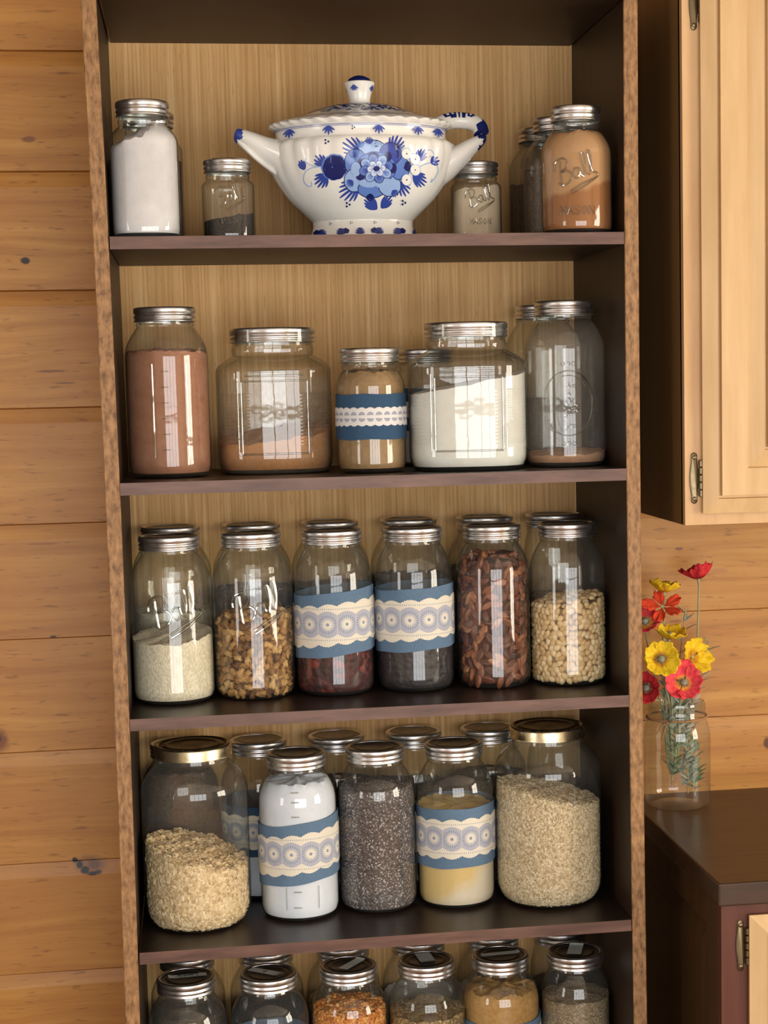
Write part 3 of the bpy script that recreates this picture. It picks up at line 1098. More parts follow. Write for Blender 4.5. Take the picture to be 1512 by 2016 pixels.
def mason_quart(mb):
    Rf = lambda q: inner_r(p, q) + .0002
    a0 = cam_ang(.306, .06)
    emboss(mb, Rf, BALL, 0.0165, a0 - .05, 0.088, radians(18), 0.0013)
    xx = -1.95
    st = []
    for ch in 'MASON':
        for s in MASON[ch]:
            st.append([(a + xx, b) for a, b in s])
        xx += .86
    emboss(mb, Rf, st, 0.0125, a0, 0.032, 0, 0.001, False, (0, .5))


jar('mason_jar', 'embossed quart jar of cinnamon-coloured sugar at the right end of the top shelf', 0.3070, 0.060, Z1, p, 0.1825, 0.0362, marks=mason_quart)
fill('cinnamon_sugar', p, hmk(0.148, 0.02, 0.0, .002, .004, 7), MAT['cinnamon'], 'two-tone cinnamon sugar in the jar at the right end of the top shelf', 'sugar', (0.3070, 0.060, Z1))
for k, (xx, yy, lab) in enumerate(((0.3014, 0.168, 'glass jar directly behind the cinnamon sugar jar on the top shelf'), (0.2986, 0.276, 'rearmost glass jar behind the cinnamon sugar jar, against the back panel'))):
    jar('mason_jar', lab, xx, yy, Z1, p, 0.1825, 0.0362)
    fill('brown_grain', p, hmk(0.105 - .01 * k, 0, 0, .002), MAT['brown_fill'], ('brown grain in the middle jar of the right end of the top shelf', 'brown grain in the rearmost jar of the right end of the top shelf')[k], 'grain', (xx, yy, Z1))

# ---- second shelf
p, H, rl = hg()


def measure(prof, ang, z0, z1, w, rad=0.0011):
    def f(mb):
        Rf = lambda q: inner_r(prof, q) + .0002
        for s in (-1, 1):
            emboss(mb, Rf, [[(s * w / 2, z) for z in (z0, (z0 + z1) / 2, z1)]], 1.0, ang, 0, 0, rad, False, (0, 0))
        for i in range(6):
            z = z0 + (z1 - z0) * (i + .5) / 6
            emboss(mb, Rf, [[(-w * .26, z), (-w * .26 + .011, z)]], 1.0, ang, 0, 0, rad * .7, False, (0, 0))
    return f


jar('mason_jar', 'tall jar of pinkish-brown cocoa powder, leftmost on the second shelf', -0.2935, 0.145, Z2, p, H, rl, marks=measure(p, cam_ang(-.2935, .145) + .06, 0.03, 0.165, 0.05))
fill('cocoa_powder', p, hmk(0.186, 0, -.02, .0025, 0.004, 11), MAT['cocoa'], 'pinkish-brown cocoa powder filling the leftmost jar on the second shelf', 'cocoa', (-0.2935, 0.145, Z2))


def cracker(R, H, rl, ang):
    prof = jar_profile(R, H, rl, 0.70, 0.026, None, 0.86, 0.0225, nl=0.018)
    base = square_rf(3.4, .75, ang)

    def rf(t, r, z):
        a = (t - ang + pi / 4) % (pi / 2) - pi / 4          # 0 at a face centre, +-45 deg at the corners
        c = abs(a)
        q = r
        if .022 < z < .118 and c > .47:
            q = r * (1 + .008 * sin(z * 2 * pi / .0052))
        x, y = base(t, q, z)
        return x, y
    zz = []
    # refine the profile through the ribbed belt
    out = []
    for i, (r, z) in enumerate(prof):
        out.append((r, z))
        if i + 1 < len(prof) and prof[i + 1][1] - z > .01 and r > R * .95:
            m = int((prof[i + 1][1] - z) / .0013)
            for k in range(1, m):
                q = k / m
                out.append((r + (prof[i + 1][0] - r) * q, z + (prof[i + 1][1] - z) * q))

    def marks(mb):
        def Rf_at(t, z):
            x, y = base(t, inner_r(prof, z) + .0004, z)
            return x, y
        for s in (-1, 1):
            pts = [(*Rf_at(ang + s * .54, .03 + .106 * k / 10), .03 + .106 * k / 10) for k in range(11)]
            mb.tube(pts, .0016, 8, 1)
            pts = [(*Rf_at(ang + s * .60, .03 + .112 * k / 10), .03 + .112 * k / 10) for k in range(11)]
            mb.tube(pts, .0008, 6, 1)
        for z in (.03, .137, .145, .151):
            w = .54 if z < .14 else (.48 if z < .15 else .40)
            pts = [(*Rf_at(ang - w + 2 * w * k / 20, z), z) for k in range(21)]
            mb.tube(pts, .0013, 8, 1)
    return prof, out, rf, base, marks


for (xx, yy, R, H2, rl2, mat, gm, lab, flab, fname, hf) in (
        (-0.1353, 0.200, 0.0868, 0.2160, 0.0642, 'brown_sugar', 'glass_sugar', 'wide square-shouldered glass canister part filled with brown sugar on the second shelf',
         'brown sugar low in the wide canister on the second shelf', 'brown_sugar', hmk(0.058, 0.13, 0.1, .003, 0, 4)),
        (0.1490, 0.122, 0.0885, 0.2170, 0.0622, 'warm_flour', 'glass', 'wide square-shouldered glass canister of bright white sugar on the second shelf',
         'white sugar sloping up to the right in the wide canister on the second shelf', 'sugar', hmk(0.128, 0.20, 0.0, .0012, 0, 9))):
    prof, out, rf, base, marks = cracker(R, H2, rl2, cam_ang(xx, yy) * .8)
    t = thing('glass_canister', lab, 'jar', (xx, yy, Z2 + .0004))
    mb = MB().lathe(out, 200, 0, rf, capped=False)
    marks(mb)
    mb.build('glass_body', [MAT[gm], MAT['emboss']], t, smooth=50)
    lid(t, rl2, H2, 0.0215)
    fill(fname, prof, hf, MAT[mat], flab, 'sugar', (xx, yy, Z2), base, inset=.002)

p = jar_profile(0.0505, 0.1820, 0.0440, 0.68, 0.014, nl=.010)
jar('mason_jar', 'quart jar of khaki powder wearing a dark blue band with narrow white lace', 0.0030, 0.112, Z2, p, 0.1820, 0.0440, band=(0.049, 0.115, MAT['linen_dark'], 'fan', 0.0))
fill('khaki_powder', p, hmk(0.150, 0, 0, .002, .004, 3), MAT['khaki'], 'khaki powder in the jar with narrow white lace on the second shelf', 'powder', (0.0030, 0.112, Z2))
jar('mason_jar', 'jar with dark blue band mostly hidden behind the white sugar canister', 0.1075, 0.278, Z2, p, 0.1820, 0.0440, band=(0.055, 0.121, MAT['linen_dark'], 'fan', 0.0))
fill('white_powder', p, hmk(0.12, 0, 0, .002), MAT['flour'], 'white powder in the banded jar behind the white sugar canister', 'powder', (0.1075, 0.278, Z2))

p, H, rl = hg()


def oval_emblem(prof, ang):
    def f(mb):
        Rf = lambda q: inner_r(prof, q) + .0002
        emboss(mb, Rf, [[(.039 * cos(a), .048 * sin(a)) for a in [2 * pi * k / 40 for k in range(41)]]], 1.0, ang, 0.095, 0, .0011, False, (0, 0))
        emboss(mb, Rf, [[(.033 * cos(a), .041 * sin(a)) for a in [2 * pi * k / 40 for k in range(4, 13)]]], 1.0, ang, 0.095, 0, .0006, False, (0, 0))
        rnd = random.Random(5)
        for k in range(26):
            a, b = rnd.gauss(0.004, .007), rnd.gauss(-.004, .013)
            z = .095 + b
            R = Rf(z)
            t = ang + a / R
            c = Vector((R * sin(t), -R * cos(t), z))
            ringp = [(a + .0022 * cos(2 * pi * q / 8), b + .0022 * sin(2 * pi * q / 8)) for q in range(9)]
            emboss(mb, Rf, [ringp], 1.0, ang, .095, 0, .0005, False, (0, 0))
        for dz in (.058, -.06):
            for da in (-.008, 0, .008):
                ringp = [(da + .003 * cos(2 * pi * q / 8), dz + .003 * sin(2 * pi * q / 8)) for q in range(9)]
                emboss(mb, Rf, [ringp], 1.0, ang, .095, 0, .0005, False, (0, 0))
    return f


jar('mason_jar', 'nearly empty dusty tall jar with an oval emblem, rightmost on the second shelf', 0.3010, 0.132, Z2, p, 0.2470, rl, gmat='glass_dusty', marks=oval_emblem(p, cam_ang(.297, .135) + .08))
fill('tan_residue', p, hmk(0.0215, 0.03, 0.05, .0012, 0, 6), MAT['residue'], 'thin layer of tan powder at the bottom of the nearly empty jar', 'powder', (0.3010, 0.132, Z2))
jar('mason_jar', 'tall jar behind the nearly empty dusty jar on the second shelf', 0.2970, 0.275, Z2, p, H, rl)
fill('brown_grain', p, hmk(0.10, 0, 0, .002), MAT['brown_fill'], 'brown grain in the jar behind the nearly empty dusty jar', 'grain', (0.2970, 0.275, Z2))


# ---- nut shapes and scatter
def blob(nu, nv, f):
    vs, fs = [(0, 0, f(0, -pi / 2)[2])], []
    vs = [f(0, -pi / 2)]
    for i in range(1, nv):
        la = -pi / 2 + pi * i / nv
        for j in range(nu):
            vs.append(f(2 * pi * j / nu, la))
    vs.append(f(0, pi / 2))
    for j in range(nu):
        fs.append((0, 1 + (j + 1) % nu, 1 + j))
    for i in range(nv - 2):
        for j in range(nu):
            a = 1 + i * nu + j
            b = 1 + i * nu + (j + 1) % nu
            fs.append((a, b, b + nu, a + nu))
    last = len(vs) - 1
    o = 1 + (nv - 2) * nu
    for j in range(nu):
        fs.append((last, o + j, o + (j + 1) % nu))
    return vs, fs


def nut_mesh(kind, seed):
    rnd = random.Random(seed)
    ph = [rnd.uniform(0, 6.28) for _ in range(8)]

    def f(a, b):
        # long axis x, thickness z
        cx, cy, cz = sin(b), cos(b) * cos(a), cos(b) * sin(a)
        if kind == 'pecan':
            w = 0.0064 * (1 - .25 * abs(cx))
            groove = -.0016 * math.exp(-(cy / .22) ** 2) * (1 if cz > 0 else .2)
            rip = .0004 * sin(cx * 14 + ph[0]) * (1 if abs(cy) > .2 else 0)
            return (cx * .0128, cy * w, cz * .0042 + groove + rip)
        if kind == 'peanut':
            w = .0048 * (1 + .08 * sin(cx * 3 + ph[0]))
            return (cx * .0064, cy * w, (cz * .0044 if cz > 0 else cz * .0030))
        if kind == 'walnut':
            k = 1 + .28 * sin(3 * cx + ph[0]) * sin(4 * cy + ph[1]) + .22 * sin(7 * cy + ph[2]) * cos(6 * cz + ph[3]) + .15 * sin(9 * cx + ph[4])
            return (cx * .0078 * k, cy * .0052 * k, cz * .0046 * k)
        if kind == 'oat':
            return (cx * .0044, cy * .0036 * (1 + .15 * sin(3 * a + ph[0])), cz * .0009)
        if kind == 'groat':
            return (cx * .0031, cy * .0022, cz * .0012)
        if kind == 'corn':
            return (cx * .0042, cy * (.0033 if cx < 0 else .0033 * (1 - .5 * cx)), cz * .0022)
    nu, nv = {'pecan': (16, 10), 'peanut': (12, 8), 'walnut': (16, 10), 'oat': (7, 4), 'groat': (6, 4), 'corn': (7, 5)}[kind]
    return blob(nu, nv, f)


def surface_points(prof, hf, step, ang0, half, inset, rnd, zb=0.006, top=True):
    """points and outward normals over the side of a fill, and over its top"""
    out = []
    z = zb + step * .5
    k = 0
    while True:
        r = inner_r(prof, z) - inset
        if z > 0.30:
            break
        n = max(1, int(2 * half * r / step))
        any_ok = False
        for i in range(n):
            a = ang0 - half + (2 * half) * (i + .5 + (.5 if k % 2 else 0)) / n + rnd.uniform(-.25, .25) * step / max(r, .01)
            zz = z + rnd.uniform(-.25, .25) * step
            rr = inner_r(prof, max(zz, zb)) - inset
            x, y = rr * sin(a), -rr * cos(a)
            if zz < hf(x, y):
                any_ok = True
                r2 = inner_r(prof, zz + .004)
                r1 = inner_r(prof, max(0.0, zz - .004))
                nz = -(r2 - r1) / .008
                nn = Vector((sin(a), -cos(a), max(-1.2, min(1.5, nz)))).normalized()
                out.append((Vector((x, y, zz)), nn))
        if not any_ok and k > 2:
            break
        z += step * .9
        k += 1
    if top:
        R = inner_r(prof, hf(0, 0)) - inset
        q = -R
        while q < R:
            s = -R
            while s < R:
                x, y = q + rnd.uniform(-.3, .3) * step, s + rnd.uniform(-.3, .3) * step
                if x * x + y * y < (R - step * .3) ** 2:
                    out.append((Vector((x, y, hf(x, y) + step * .1)), Vector((0, 0, 1))))
                s += step
            q += step
    return out


def orient(nrm, rnd, wobble=0.45):
    q = Vector((0, 0, 1)).rotation_difference(nrm)
    m = q.to_matrix().to_4x4() @ Matrix.Rotation(rnd.uniform(0, 2 * pi), 4, 'Z')
    return m @ Matrix.Rotation(rnd.gauss(0, wobble), 4, 'X') @ Matrix.Rotation(rnd.gauss(0, wobble * .6), 4, 'Y')


def nuts(kind, name, prof, hf, step, ang0, loc, mat, label, cat, group, inset, seed, half=1.62, wob=.4, scale=(.9, 1.1)):
    rnd = random.Random(seed)
    metas = []
    for s in range(4):
        vs, fs = nut_mesh(kind, seed + s)
        me = bpy.data.meshes.new(name)
        me.from_pydata(vs, [], fs)
        me.polygons.foreach_set('use_smooth', [True] * len(me.polygons))
        me.materials.append(mat)
        metas.append(me)
    pts = surface_points(prof, hf, step, ang0, half, inset, rnd)
    for pnt, nrm in pts:
        o = bpy.data.objects.new(name, rnd.choice(metas))
        sc = rnd.uniform(*scale)
        o.matrix_world = Matrix.Translation(Vector(loc) + pnt) @ orient(nrm, rnd, wob) @ Matrix.Scale(sc, 4)
        COL.objects.link(o)
        tag(o, label, cat, group)
    return len(pts)


def grains(kind, name, prof, hf, step, loc, mats, label, cat, inset, seed, core_inset, wob=.5, jit=2):
    """a pour of loose flakes: one object of stuff"""
    rnd = random.Random(seed)
    mb = MB()
    vs0 = [nut_mesh(kind, seed + s) for s in range(3)]
    for rep in range(jit):
        for pnt, nrm in surface_points(prof, hf, step, 0.0, pi, inset + rep * .0012, rnd):
            vs, fs = rnd.choice(vs0)
            m = Matrix.Translation(pnt) @ orient(nrm, rnd, wob) @ Matrix.Scale(rnd.uniform(.8, 1.2), 4)
            mb.add([m @ Vector(v) for v in vs], fs, 0)
    # the mass inside
    rows = []
    n = 40
    ztop = hf(0, 0)
    for i in range(15):
        row = []
        for j in range(n):
            t = 2 * pi * j / n
            rt = inner_r(prof, .05) - core_inset
            h = hf(rt * sin(t), -rt * cos(t)) - .002
            z = .007 + (h - .007) * i / 14
            r = inner_r(prof, z) - core_inset
            row.append((r * sin(t), -r * cos(t), z))
        rows.append(row)
    last = rows[-1]
    for q in (.7, .35, .05):
        rows.append([(x * q, y * q, hf(x * q, y * q) - .002) for x, y, z in last])
    mb.grid(rows, 1, True, True, True)
    o = mb.build(name, mats, None, smooth=60, loc=loc)
    return tag(o, label, cat, None, 'stuff')


# ---- third shelf
p, H, rl = hg()
row3 = [(-0.3000, 0.143), (-0.1790, 0.152), (-0.0575, 0.152), (0.0655, 0.153), (0.1870, 0.148), (0.3025, 0.142)]
front3 = ['tall embossed jar half full of white rice, leftmost on the third shelf',
          'tall embossed jar of chopped walnuts, second from left on the third shelf',
          'tall jar of dried cranberries in a blue band with cream lace',
          'tall jar of dark dried fruit in a blue band with cream lace',
          'tall jar packed with pecan halves on the third shelf',
          'tall jar of pale peanuts at the right end of the third shelf']
back3 = ['tall jar behind the rice jar, by the back panel of the third shelf', 'tall jar behind the walnut jar, by the back panel of the third shelf',
         'tall jar behind the cranberry jar, by the back panel', 'tall jar behind the banded jar of dark dried fruit, by the back panel',
         'tall jar behind the pecan jar, by the back panel', 'tall jar behind the peanut jar, by the back panel']
marks3 = [ball_marks(p, cam_ang(*row3[0]) + .05, 0.142), ball_marks(p, cam_ang(*row3[1]) + .12, 0.142), None, None, None, None]
bands3 = [None, None, (0.062, 0.157, MAT['linen'], 'wide', 0.10), (0.064, 0.158, MAT['linen'], 'wide', 0.06), None, None]
for k, (xx, yy) in enumerate(row3):
    pk, Hk, rk = hg()
    if k in (1, 2, 3):
        pk = jar_profile((.0600, .0588, .0588)[k - 1], Hk, rk, .70, .018)
    if k in (4, 5):
        pk = jar_profile(0.0565 if k == 4 else .0583, 0.2465, 0.0440, 0.70, 0.018)
        Hk, rk = 0.2465, 0.0440
    jar('mason_jar', front3[k], xx, yy, Z3, pk, Hk, rk, marks=marks3[k], band=bands3[k])
    L = (xx, yy, Z3)
    if k == 0:
        fill('rice', pk, hmk(0.099, 0.05, 0.14, .002, 0, 1), MAT['rice'], 'white rice in the leftmost jar of the third shelf', 'rice', L)
    if k == 1:
        hf = hmk(0.125, 0.10, 0.05, .004, 0, 2)
        fill('walnut_pieces', pk, lambda x, y: hf(x, y) - .006, MAT['nut_core'], 'walnut crumbs deep inside the walnut jar on the third shelf', 'nuts', L, inset=.010, zb=.008)
        nuts('walnut', 'walnut_piece', pk, hf, 0.0112, cam_ang(xx, yy), L, MAT['walnut'], 'chopped walnut piece in the embossed jar on the third shelf', 'nut', 'walnut pieces in the third shelf jar', .0085, 21, wob=.7)
    if k == 2:
        fill('dried_cranberries', pk, hmk(0.098, 0.02, 0, .003, 0, 2), MAT['cran'], 'dark red dried cranberries in the left of the two banded jars', 'dried fruit', L)
    if k == 3:
        fill('dried_fruit', pk, hmk(0.10, 0.02, 0, .003, 0, 2), MAT['raisin'], 'nearly black dried fruit in the right of the two banded jars', 'dried fruit', L)
    if k == 4:
        hf = hmk(0.199, 0, 0, .003, 0.004, 5)
        fill('pecan_pieces', pk, lambda x, y: hf(x, y) - .006, MAT['pecan_core'], 'pecan crumbs deep inside the packed pecan jar', 'nuts', L, inset=.0105, zb=.008)
        nuts('pecan', 'pecan_half', pk, hf, 0.0140, cam_ang(xx, yy), L, MAT['pecan'], 'reddish-brown pecan half in the packed jar on the third shelf', 'nut', 'pecan halves in the third shelf jar', .0088, 31, wob=.38)
    if k == 5:
        hf = hmk(0.128, 0.12, 0.02, .003, 0, 5)
        fill('peanut_pieces', pk, lambda x, y: hf(x, y) - .004, MAT['oat_core'], 'peanut crumbs deep inside the peanut jar', 'nuts', L, inset=.0075, zb=.007)
        nuts('peanut', 'peanut', pk, hf, 0.0089, cam_ang(xx, yy), L, MAT['peanut'], 'pale roasted peanut half in the jar at the right end of the third shelf', 'nut', 'peanuts in the third shelf jar', .0050, 41, wob=.28, half=1.5)
back3_y = [0.2785] * 6
back3_x = [-0.2995, -0.1745, -0.0510, 0.0745, 0.1975, 0.3100]
p, H, rl = hg(1.012)
fills_b = [('rice', 'rice', 0.12), ('brown_fill', 'brown_grain', 0.15), ('dark_fill', 'dark_grain', 0.15), ('dark_fill', 'dark_grain', .16), ('brown_fill', 'brown_grain', .17), ('seed_tan', 'tan_seed', 0.12)]
place = ['rice', 'walnut', 'cranberry', 'dark dried fruit', 'pecan', 'peanut']
for k in range(6):
    if k == 5:
        p = jar_profile(0.0485, H, rl, 0.72, 0.016)
    jar('mason_jar', back3[k], back3_x[k], back3_y[k], Z3, p, H, rl)
    m, nm, h = fills_b[k]
    fill(nm, p, hmk(h, 0, 0, .002, 0, k), MAT[m], f'{nm.replace("_", " ")} in the rear jar behind the {place[k]} jar', 'grain', (back3_x[k], back3_y[k], Z3))

# ---- fourth shelf
GA = jar_profile(0.0798, 0.2745, 0.0578, 0.745, 0.034, None, 0.72, 0.018, nl=.010)
xA, yA = -0.2765, 0.131
xF, yF = 0.2660, 0.138
jar('gallon_jar', 'big gallon jar with gold lid half full of rolled oats, left of the fourth shelf', xA, yA, Z4, GA, 0.2745, 0.0578, 'gold', 0.018)
hfA = hmk(0.110, -0.27, 0.10, .003, 0.0, 3)
grains('oat', 'rolled_oats', GA, hfA, 0.0042, (xA, yA, Z4), [MAT['oat'], MAT['oat_core']], 'golden rolled oats sloping down to the right in the left gallon jar', 'oats', .0062, 51, .0082, .5)
GF = jar_profile(0.0825, 0.2745, 0.0585, 0.745, 0.034, None, 0.72, 0.018, nl=.010)
jar('gallon_jar', 'big gallon jar with gold lid full of pale grain, right of the fourth shelf', xF, yF, Z4, GF, 0.2745, 0.0585, 'gold', 0.018)
hfF = hmk(0.170, -0.22, 0.02, .002, 0.0, 6)
grains('groat', 'steel_cut_oats', GF, hfF, 0.0036, (xF, yF, Z4), [MAT['oat2'], MAT['oat_core']], 'pale cut oats filling most of the right gallon jar', 'oats', .0044, 61, .0064, .55)

row4 = [(-0.1220, 0.146), (0.0000, 0.160), (0.1225, 0.158)]
lab4 = ['tall jar of white starch in a blue lace-trimmed band, beside the left gallon jar', 'tall jar of dark speckled chia seed in the middle of the fourth shelf',
        'tall jar of yellow polenta in a blue band with cream lace, fourth shelf']
band4 = [(0.060, 0.152, MAT['linen'], 'wide', 0.12), None, (0.066, 0.158, MAT['linen'], 'wide', 0.03)]
for k, (xx, yy) in enumerate(row4):
    pk, Hk, rk = jar_profile(.0597, .2500, .0447, .70, .018), .2500, .0447
    mk = None
    if k == 0:
        def mk(mb, pk=pk, xx=xx, yy=yy):
            Rf = lambda q: inner_r(pk, q) + .0002
            a = cam_ang(xx, yy) + .02
            for z in (.024, .048, .163, .185, .199):
                emboss(mb, Rf, [[(-.011, z), (.001, z)]], 1.0, a, 0, 0, .0009, False, (0, 0))
            for s in (-.022, .028):
                emboss(mb, Rf, [[(s, .02), (s, .055)]], 1.0, a, 0, 0, .0009, False, (0, 0))
    jar('mason_jar', lab4[k], xx, yy, Z4, pk, Hk, rk, band=band4[k], marks=mk)
    if k == 0:
        fill('starch', pk, hmk(0.212, 0.02, 0, .002, 0.003, 3), MAT['cool_flour'], 'bluish-white starch in the banded jar beside the left gallon jar', 'starch', (xx, yy, Z4))
    elif k == 1:
        fill('chia_seed', pk, hmk(0.192, 0.03, 0, .002, 0.002, 3), MAT['chia'], 'dark chia seed with white specks in the middle jar of the fourth shelf', 'seed', (xx, yy, Z4))
    else:
        fill('polenta', pk, hmk(0.152, -0.03, 0.06, .002, 0.0, 3), MAT['polenta'], 'yellow and cream polenta below the lace in the fourth shelf jar', 'polenta', (xx, yy, Z4))
p, H, rl = hg(1.0)
back4 = [(-0.2995, 0.2775, 'rear jar behind the left gallon jar, its silver lid peeking out', 'brown_fill', 'brown_grain', .205, None),
         (-0.1745, 0.2745, 'rear banded jar between the left gallon jar and the starch jar', 'cool_flour', 'white_powder', .085, (0.070, 0.150, MAT['linen_dark'], 'wide', 0.0)),
         (-0.0500, 0.2775, 'rear jar between the starch jar and the chia jar', 'dark_fill', 'dark_grain', .17, None),
         (0.0745, 0.2775, 'rear jar between the chia jar and the polenta jar', 'dark_fill', 'dark_grain', .16, None),
         (0.1965, 0.2775, 'rear jar between the polenta jar and the right gallon jar', 'brown_fill', 'brown_grain', .17, None),
         (0.3095, 0.2775, 'rear jar mostly hidden behind the right gallon jar', 'brown_fill', 'brown_grain', .15, None)]
for xx, yy, lab, m, nm, h, bd_ in back4:
    if xx > .3:
        p = jar_profile(0.0485, H, rl, 0.72, 0.016)
    jar('mason_jar', lab, xx, yy, Z4, p, H, rl, band=bd_)
    fill(nm, p, hmk(h, 0, 0, .002, 0, 2), MAT[m], f'{nm.replace("_", " ")} in the {lab.split(",")[0]}', 'grain', (xx, yy, Z4))

# ---- fifth shelf (seen from above, cut by the picture edge)
row5 = [(-0.3000, 0.152), (-0.1750, 0.145), (-0.0510, 0.155), (0.0710, 0.155), (0.1890, 0.155), (0.3070, 0.147)]
lab5 = ['jar with a taped handwritten lid, leftmost on the bottom visible shelf', 'jar with a slanted tape label on its lid, second on the bottom visible shelf',
        'jar of orange popcorn kernels on the bottom visible shelf', 'jar of tan seed with a tape label across its lid, bottom visible shelf',
        'jar of golden meal with blue band on the bottom visible shelf', 'jar of grey-brown seed at the right end of the bottom visible shelf']
tapes = [(radians(184), 0.013, 0.058, 0.002, 0.004, 'Lentils'), (radians(-38), 0.016, 0.058, -0.004, 0.004, 'il'), (radians(52), 0.016, 0.052, 0.006, 0.002, None),
         (radians(-84), 0.024, 0.048, 0.0, 0.006, None), (radians(4), 0.013, 0.062, 0.0, 0.002, None), (radians(72), 0.022, 0.048, 0.002, 0.006, None)]
for k, (xx, yy) in enumerate(row5):
    pk, Hk, rk = hg(0.995)
    if k == 5:
        pk = jar_profile(.0543, Hk, rk, .71, .018)
    jar('mason_jar', lab5[k], xx, yy, Z5, pk, Hk, rk, tape=tapes[k], band=((0.064, 0.150, MAT['linen'], 'wide', 0.02) if k in (1, 4) else None))
    L = (xx, yy, Z5)
    if k == 0:
        fill('lentils', pk, hmk(0.12, 0, 0, .002, 0, 1), MAT['brown_fill'], 'brown lentils in the leftmost jar of the bottom visible shelf', 'lentils', L)
    elif k == 1:
        fill('dried_beans', pk, hmk(0.06, 0, 0, .002, 0, 1), MAT['dark_fill'], 'dark beans low in the second jar of the bottom visible shelf', 'beans', L)
    elif k == 2:
        grains('corn', 'popcorn', pk, hmk(0.182, 0, -.02, .003, .003, 8), 0.0056, L, [MAT['corn'], MAT['corn_core']], 'orange popcorn kernels in the third jar of the bottom visible shelf', 'popcorn', .0060, 71, .0085, .6)
    elif k == 3:
        fill('tan_seed', pk, hmk(0.166, 0, 0, .002, 0, 4), MAT['seed_tan'], 'tan seed in the fourth jar of the bottom visible shelf', 'seed', L)
    elif k == 4:
        fill('golden_meal', pk, hmk(0.197, 0, 0, .003, .003, 5), MAT['nutri'], 'golden meal in the banded jar of the bottom visible shelf', 'meal', L)
    else:
        fill('grey_seed', pk, hmk(0.178, 0, 0, .0015, .002, 5), MAT['seed_grey'], 'grey-brown seed in the rightmost jar of the bottom visible shelf', 'seed', L)
p, H, rl = hg(0.975)
b5 = ['leftmost rear jar on the bottom visible shelf, lid just under the shelf edge', 'rear jar behind the slanted-label lid, bottom visible shelf', 'rear jar behind the popcorn jar',
      'rear jar behind the tan seed jar', 'rear jar behind the golden meal jar', 'rear jar behind the grey-brown seed jar, right end of the bottom shelf']
for k, xx in enumerate([-0.2995, -0.1740, -0.0500, 0.0740, 0.1965, 0.3095]):
    if k == 5:
        p = jar_profile(0.0485, H, rl, 0.72, 0.016)
    jar('mason_jar', b5[k], xx, 0.2780, Z5, p, H, rl)
    m, nm = [('brown_fill', 'brown_grain'), ('dark_fill', 'dark_grain'), ('seed_tan', 'tan_seed'), ('cool_flour', 'white_powder'), ('flour', 'white_powder'), ('brown_fill', 'brown_grain')][k]
    fill(nm, p, hmk(0.15, 0, 0, .002, 0, k), MAT[m], f'{nm.replace("_", " ")} in the {b5[k].split(",")[0]}', 'grain', (xx, 0.2780, Z5))


# ------------------------------------------------------------------ tureen
TX, TY, TZ = 0.004, 0.168, 0.0004
TUR_PROF = spline([(0.0735, .0300), (0.0800, .0370), (0.0925, .0490), (0.1060, .0620), (0.1180, .0770), (0.1290, .0950), (0.1360, .1130), (0.1390, .1290), (0.1385, .1390), (0.1345, .1445), (0.1290, .1475), (0.1265, .1540), (0.1275, .1640)], 5)
BR = 0.74


def prof_r(pr, z):
    if z <= pr[0][1]:
        return pr[0][0]
    for (r0, z0), (r1, z1) in zip(pr, pr[1:]):
        if z0 <= z <= z1:
            return r0 + (r1 - r0) * (z - z0) / max(1e-9, z1 - z0)
    return pr[-1][0]


def flute(t, z):
    w = max(0.0, min(1.0, (z - .060) / .05)) * (1 if z < .142 else max(0, 1 - (z - .142) / .008))
    side = abs(sin(t)) ** 2
    hi = max(0.0, min(1.0, (z - .105) / .03))
    return 1 + w * (0.003 + .017 * hi + .016 * side) * (abs(cos(13 * t)) - .6)


def bowl_pt(t, z, off=0.0):
    a = prof_r(TUR_PROF, z) * flute(t, z) + off
    b = prof_r(TUR_PROF, z) * BR * flute(t, z) + off
    return (a * sin(t), -b * cos(t), z)


def on_bowl(x, z, off):
    t = 0
    for _ in range(4):
        a = prof_r(TUR_PROF, z) * flute(t, z) + off
        t = asin(max(-.999, min(.999, x / a)))
    return bowl_pt(t, z, off)


def on_foot(x, z, off):
    a = .0745 + (.0815 - .0745) * max(0, 1 - z / .030) + off
    t = asin(max(-.999, min(.999, x / a)))
    return (a * sin(t), -a * BR * cos(t), z)


tur = thing('soup_tureen', 'white ceramic soup tureen with hand-painted blue flowers, centre of the top shelf', 'tureen', (TX, TY, TZ), radians(-3))
N = 156
body = MB()
rows = [[bowl_pt(2 * pi * j / N, z) for j in range(N)] for r, z in TUR_PROF]
# roll over the rim and down inside
for q, dz in ((.985, .0012), (.965, .0), (.955, -.006), (.90, -.03)):
    rows.append([(x * q, y * q, z + dz) for x, y, z in rows[len(TUR_PROF) - 1]])
body.grid(rows, 0, True, True, True)

# painted decoration, laid as thin glaze on the surface
LAY = [0]


def cpt(cx, cy):
    """picture of the flower panel (drawing units) -> x, z on the bowl"""
    u, v = 560 + cx * .21164, 270 + cy * .21164
    return (u - 712) * .00076, .140 - (v - 285) * .00073


def patch(mb, surf, cx, cz, f, mi, rings=4, n=28):
    off = 0.0002 + LAY[0] * 0.00006
    vs, fs = [surf(cx, cz, off)], []
    for i in range(1, rings + 1):
        for j in range(n):
            dx, dz = f(2 * pi * j / n)
            vs.append(surf(cx + dx * i / rings, cz + dz * i / rings, off))
    for j in range(n):
        fs.append((0, 1 + j, 1 + (j + 1) % n))
    for i in range(rings - 1):
        for j in range(n):
            a, b = 1 + i * n + j, 1 + i * n + (j + 1) % n
            fs.append((a, a + n, b + n, b))
    mb.add(vs, [tuple(reversed(q)) for q in fs], mi)


S = .21164 * .00076


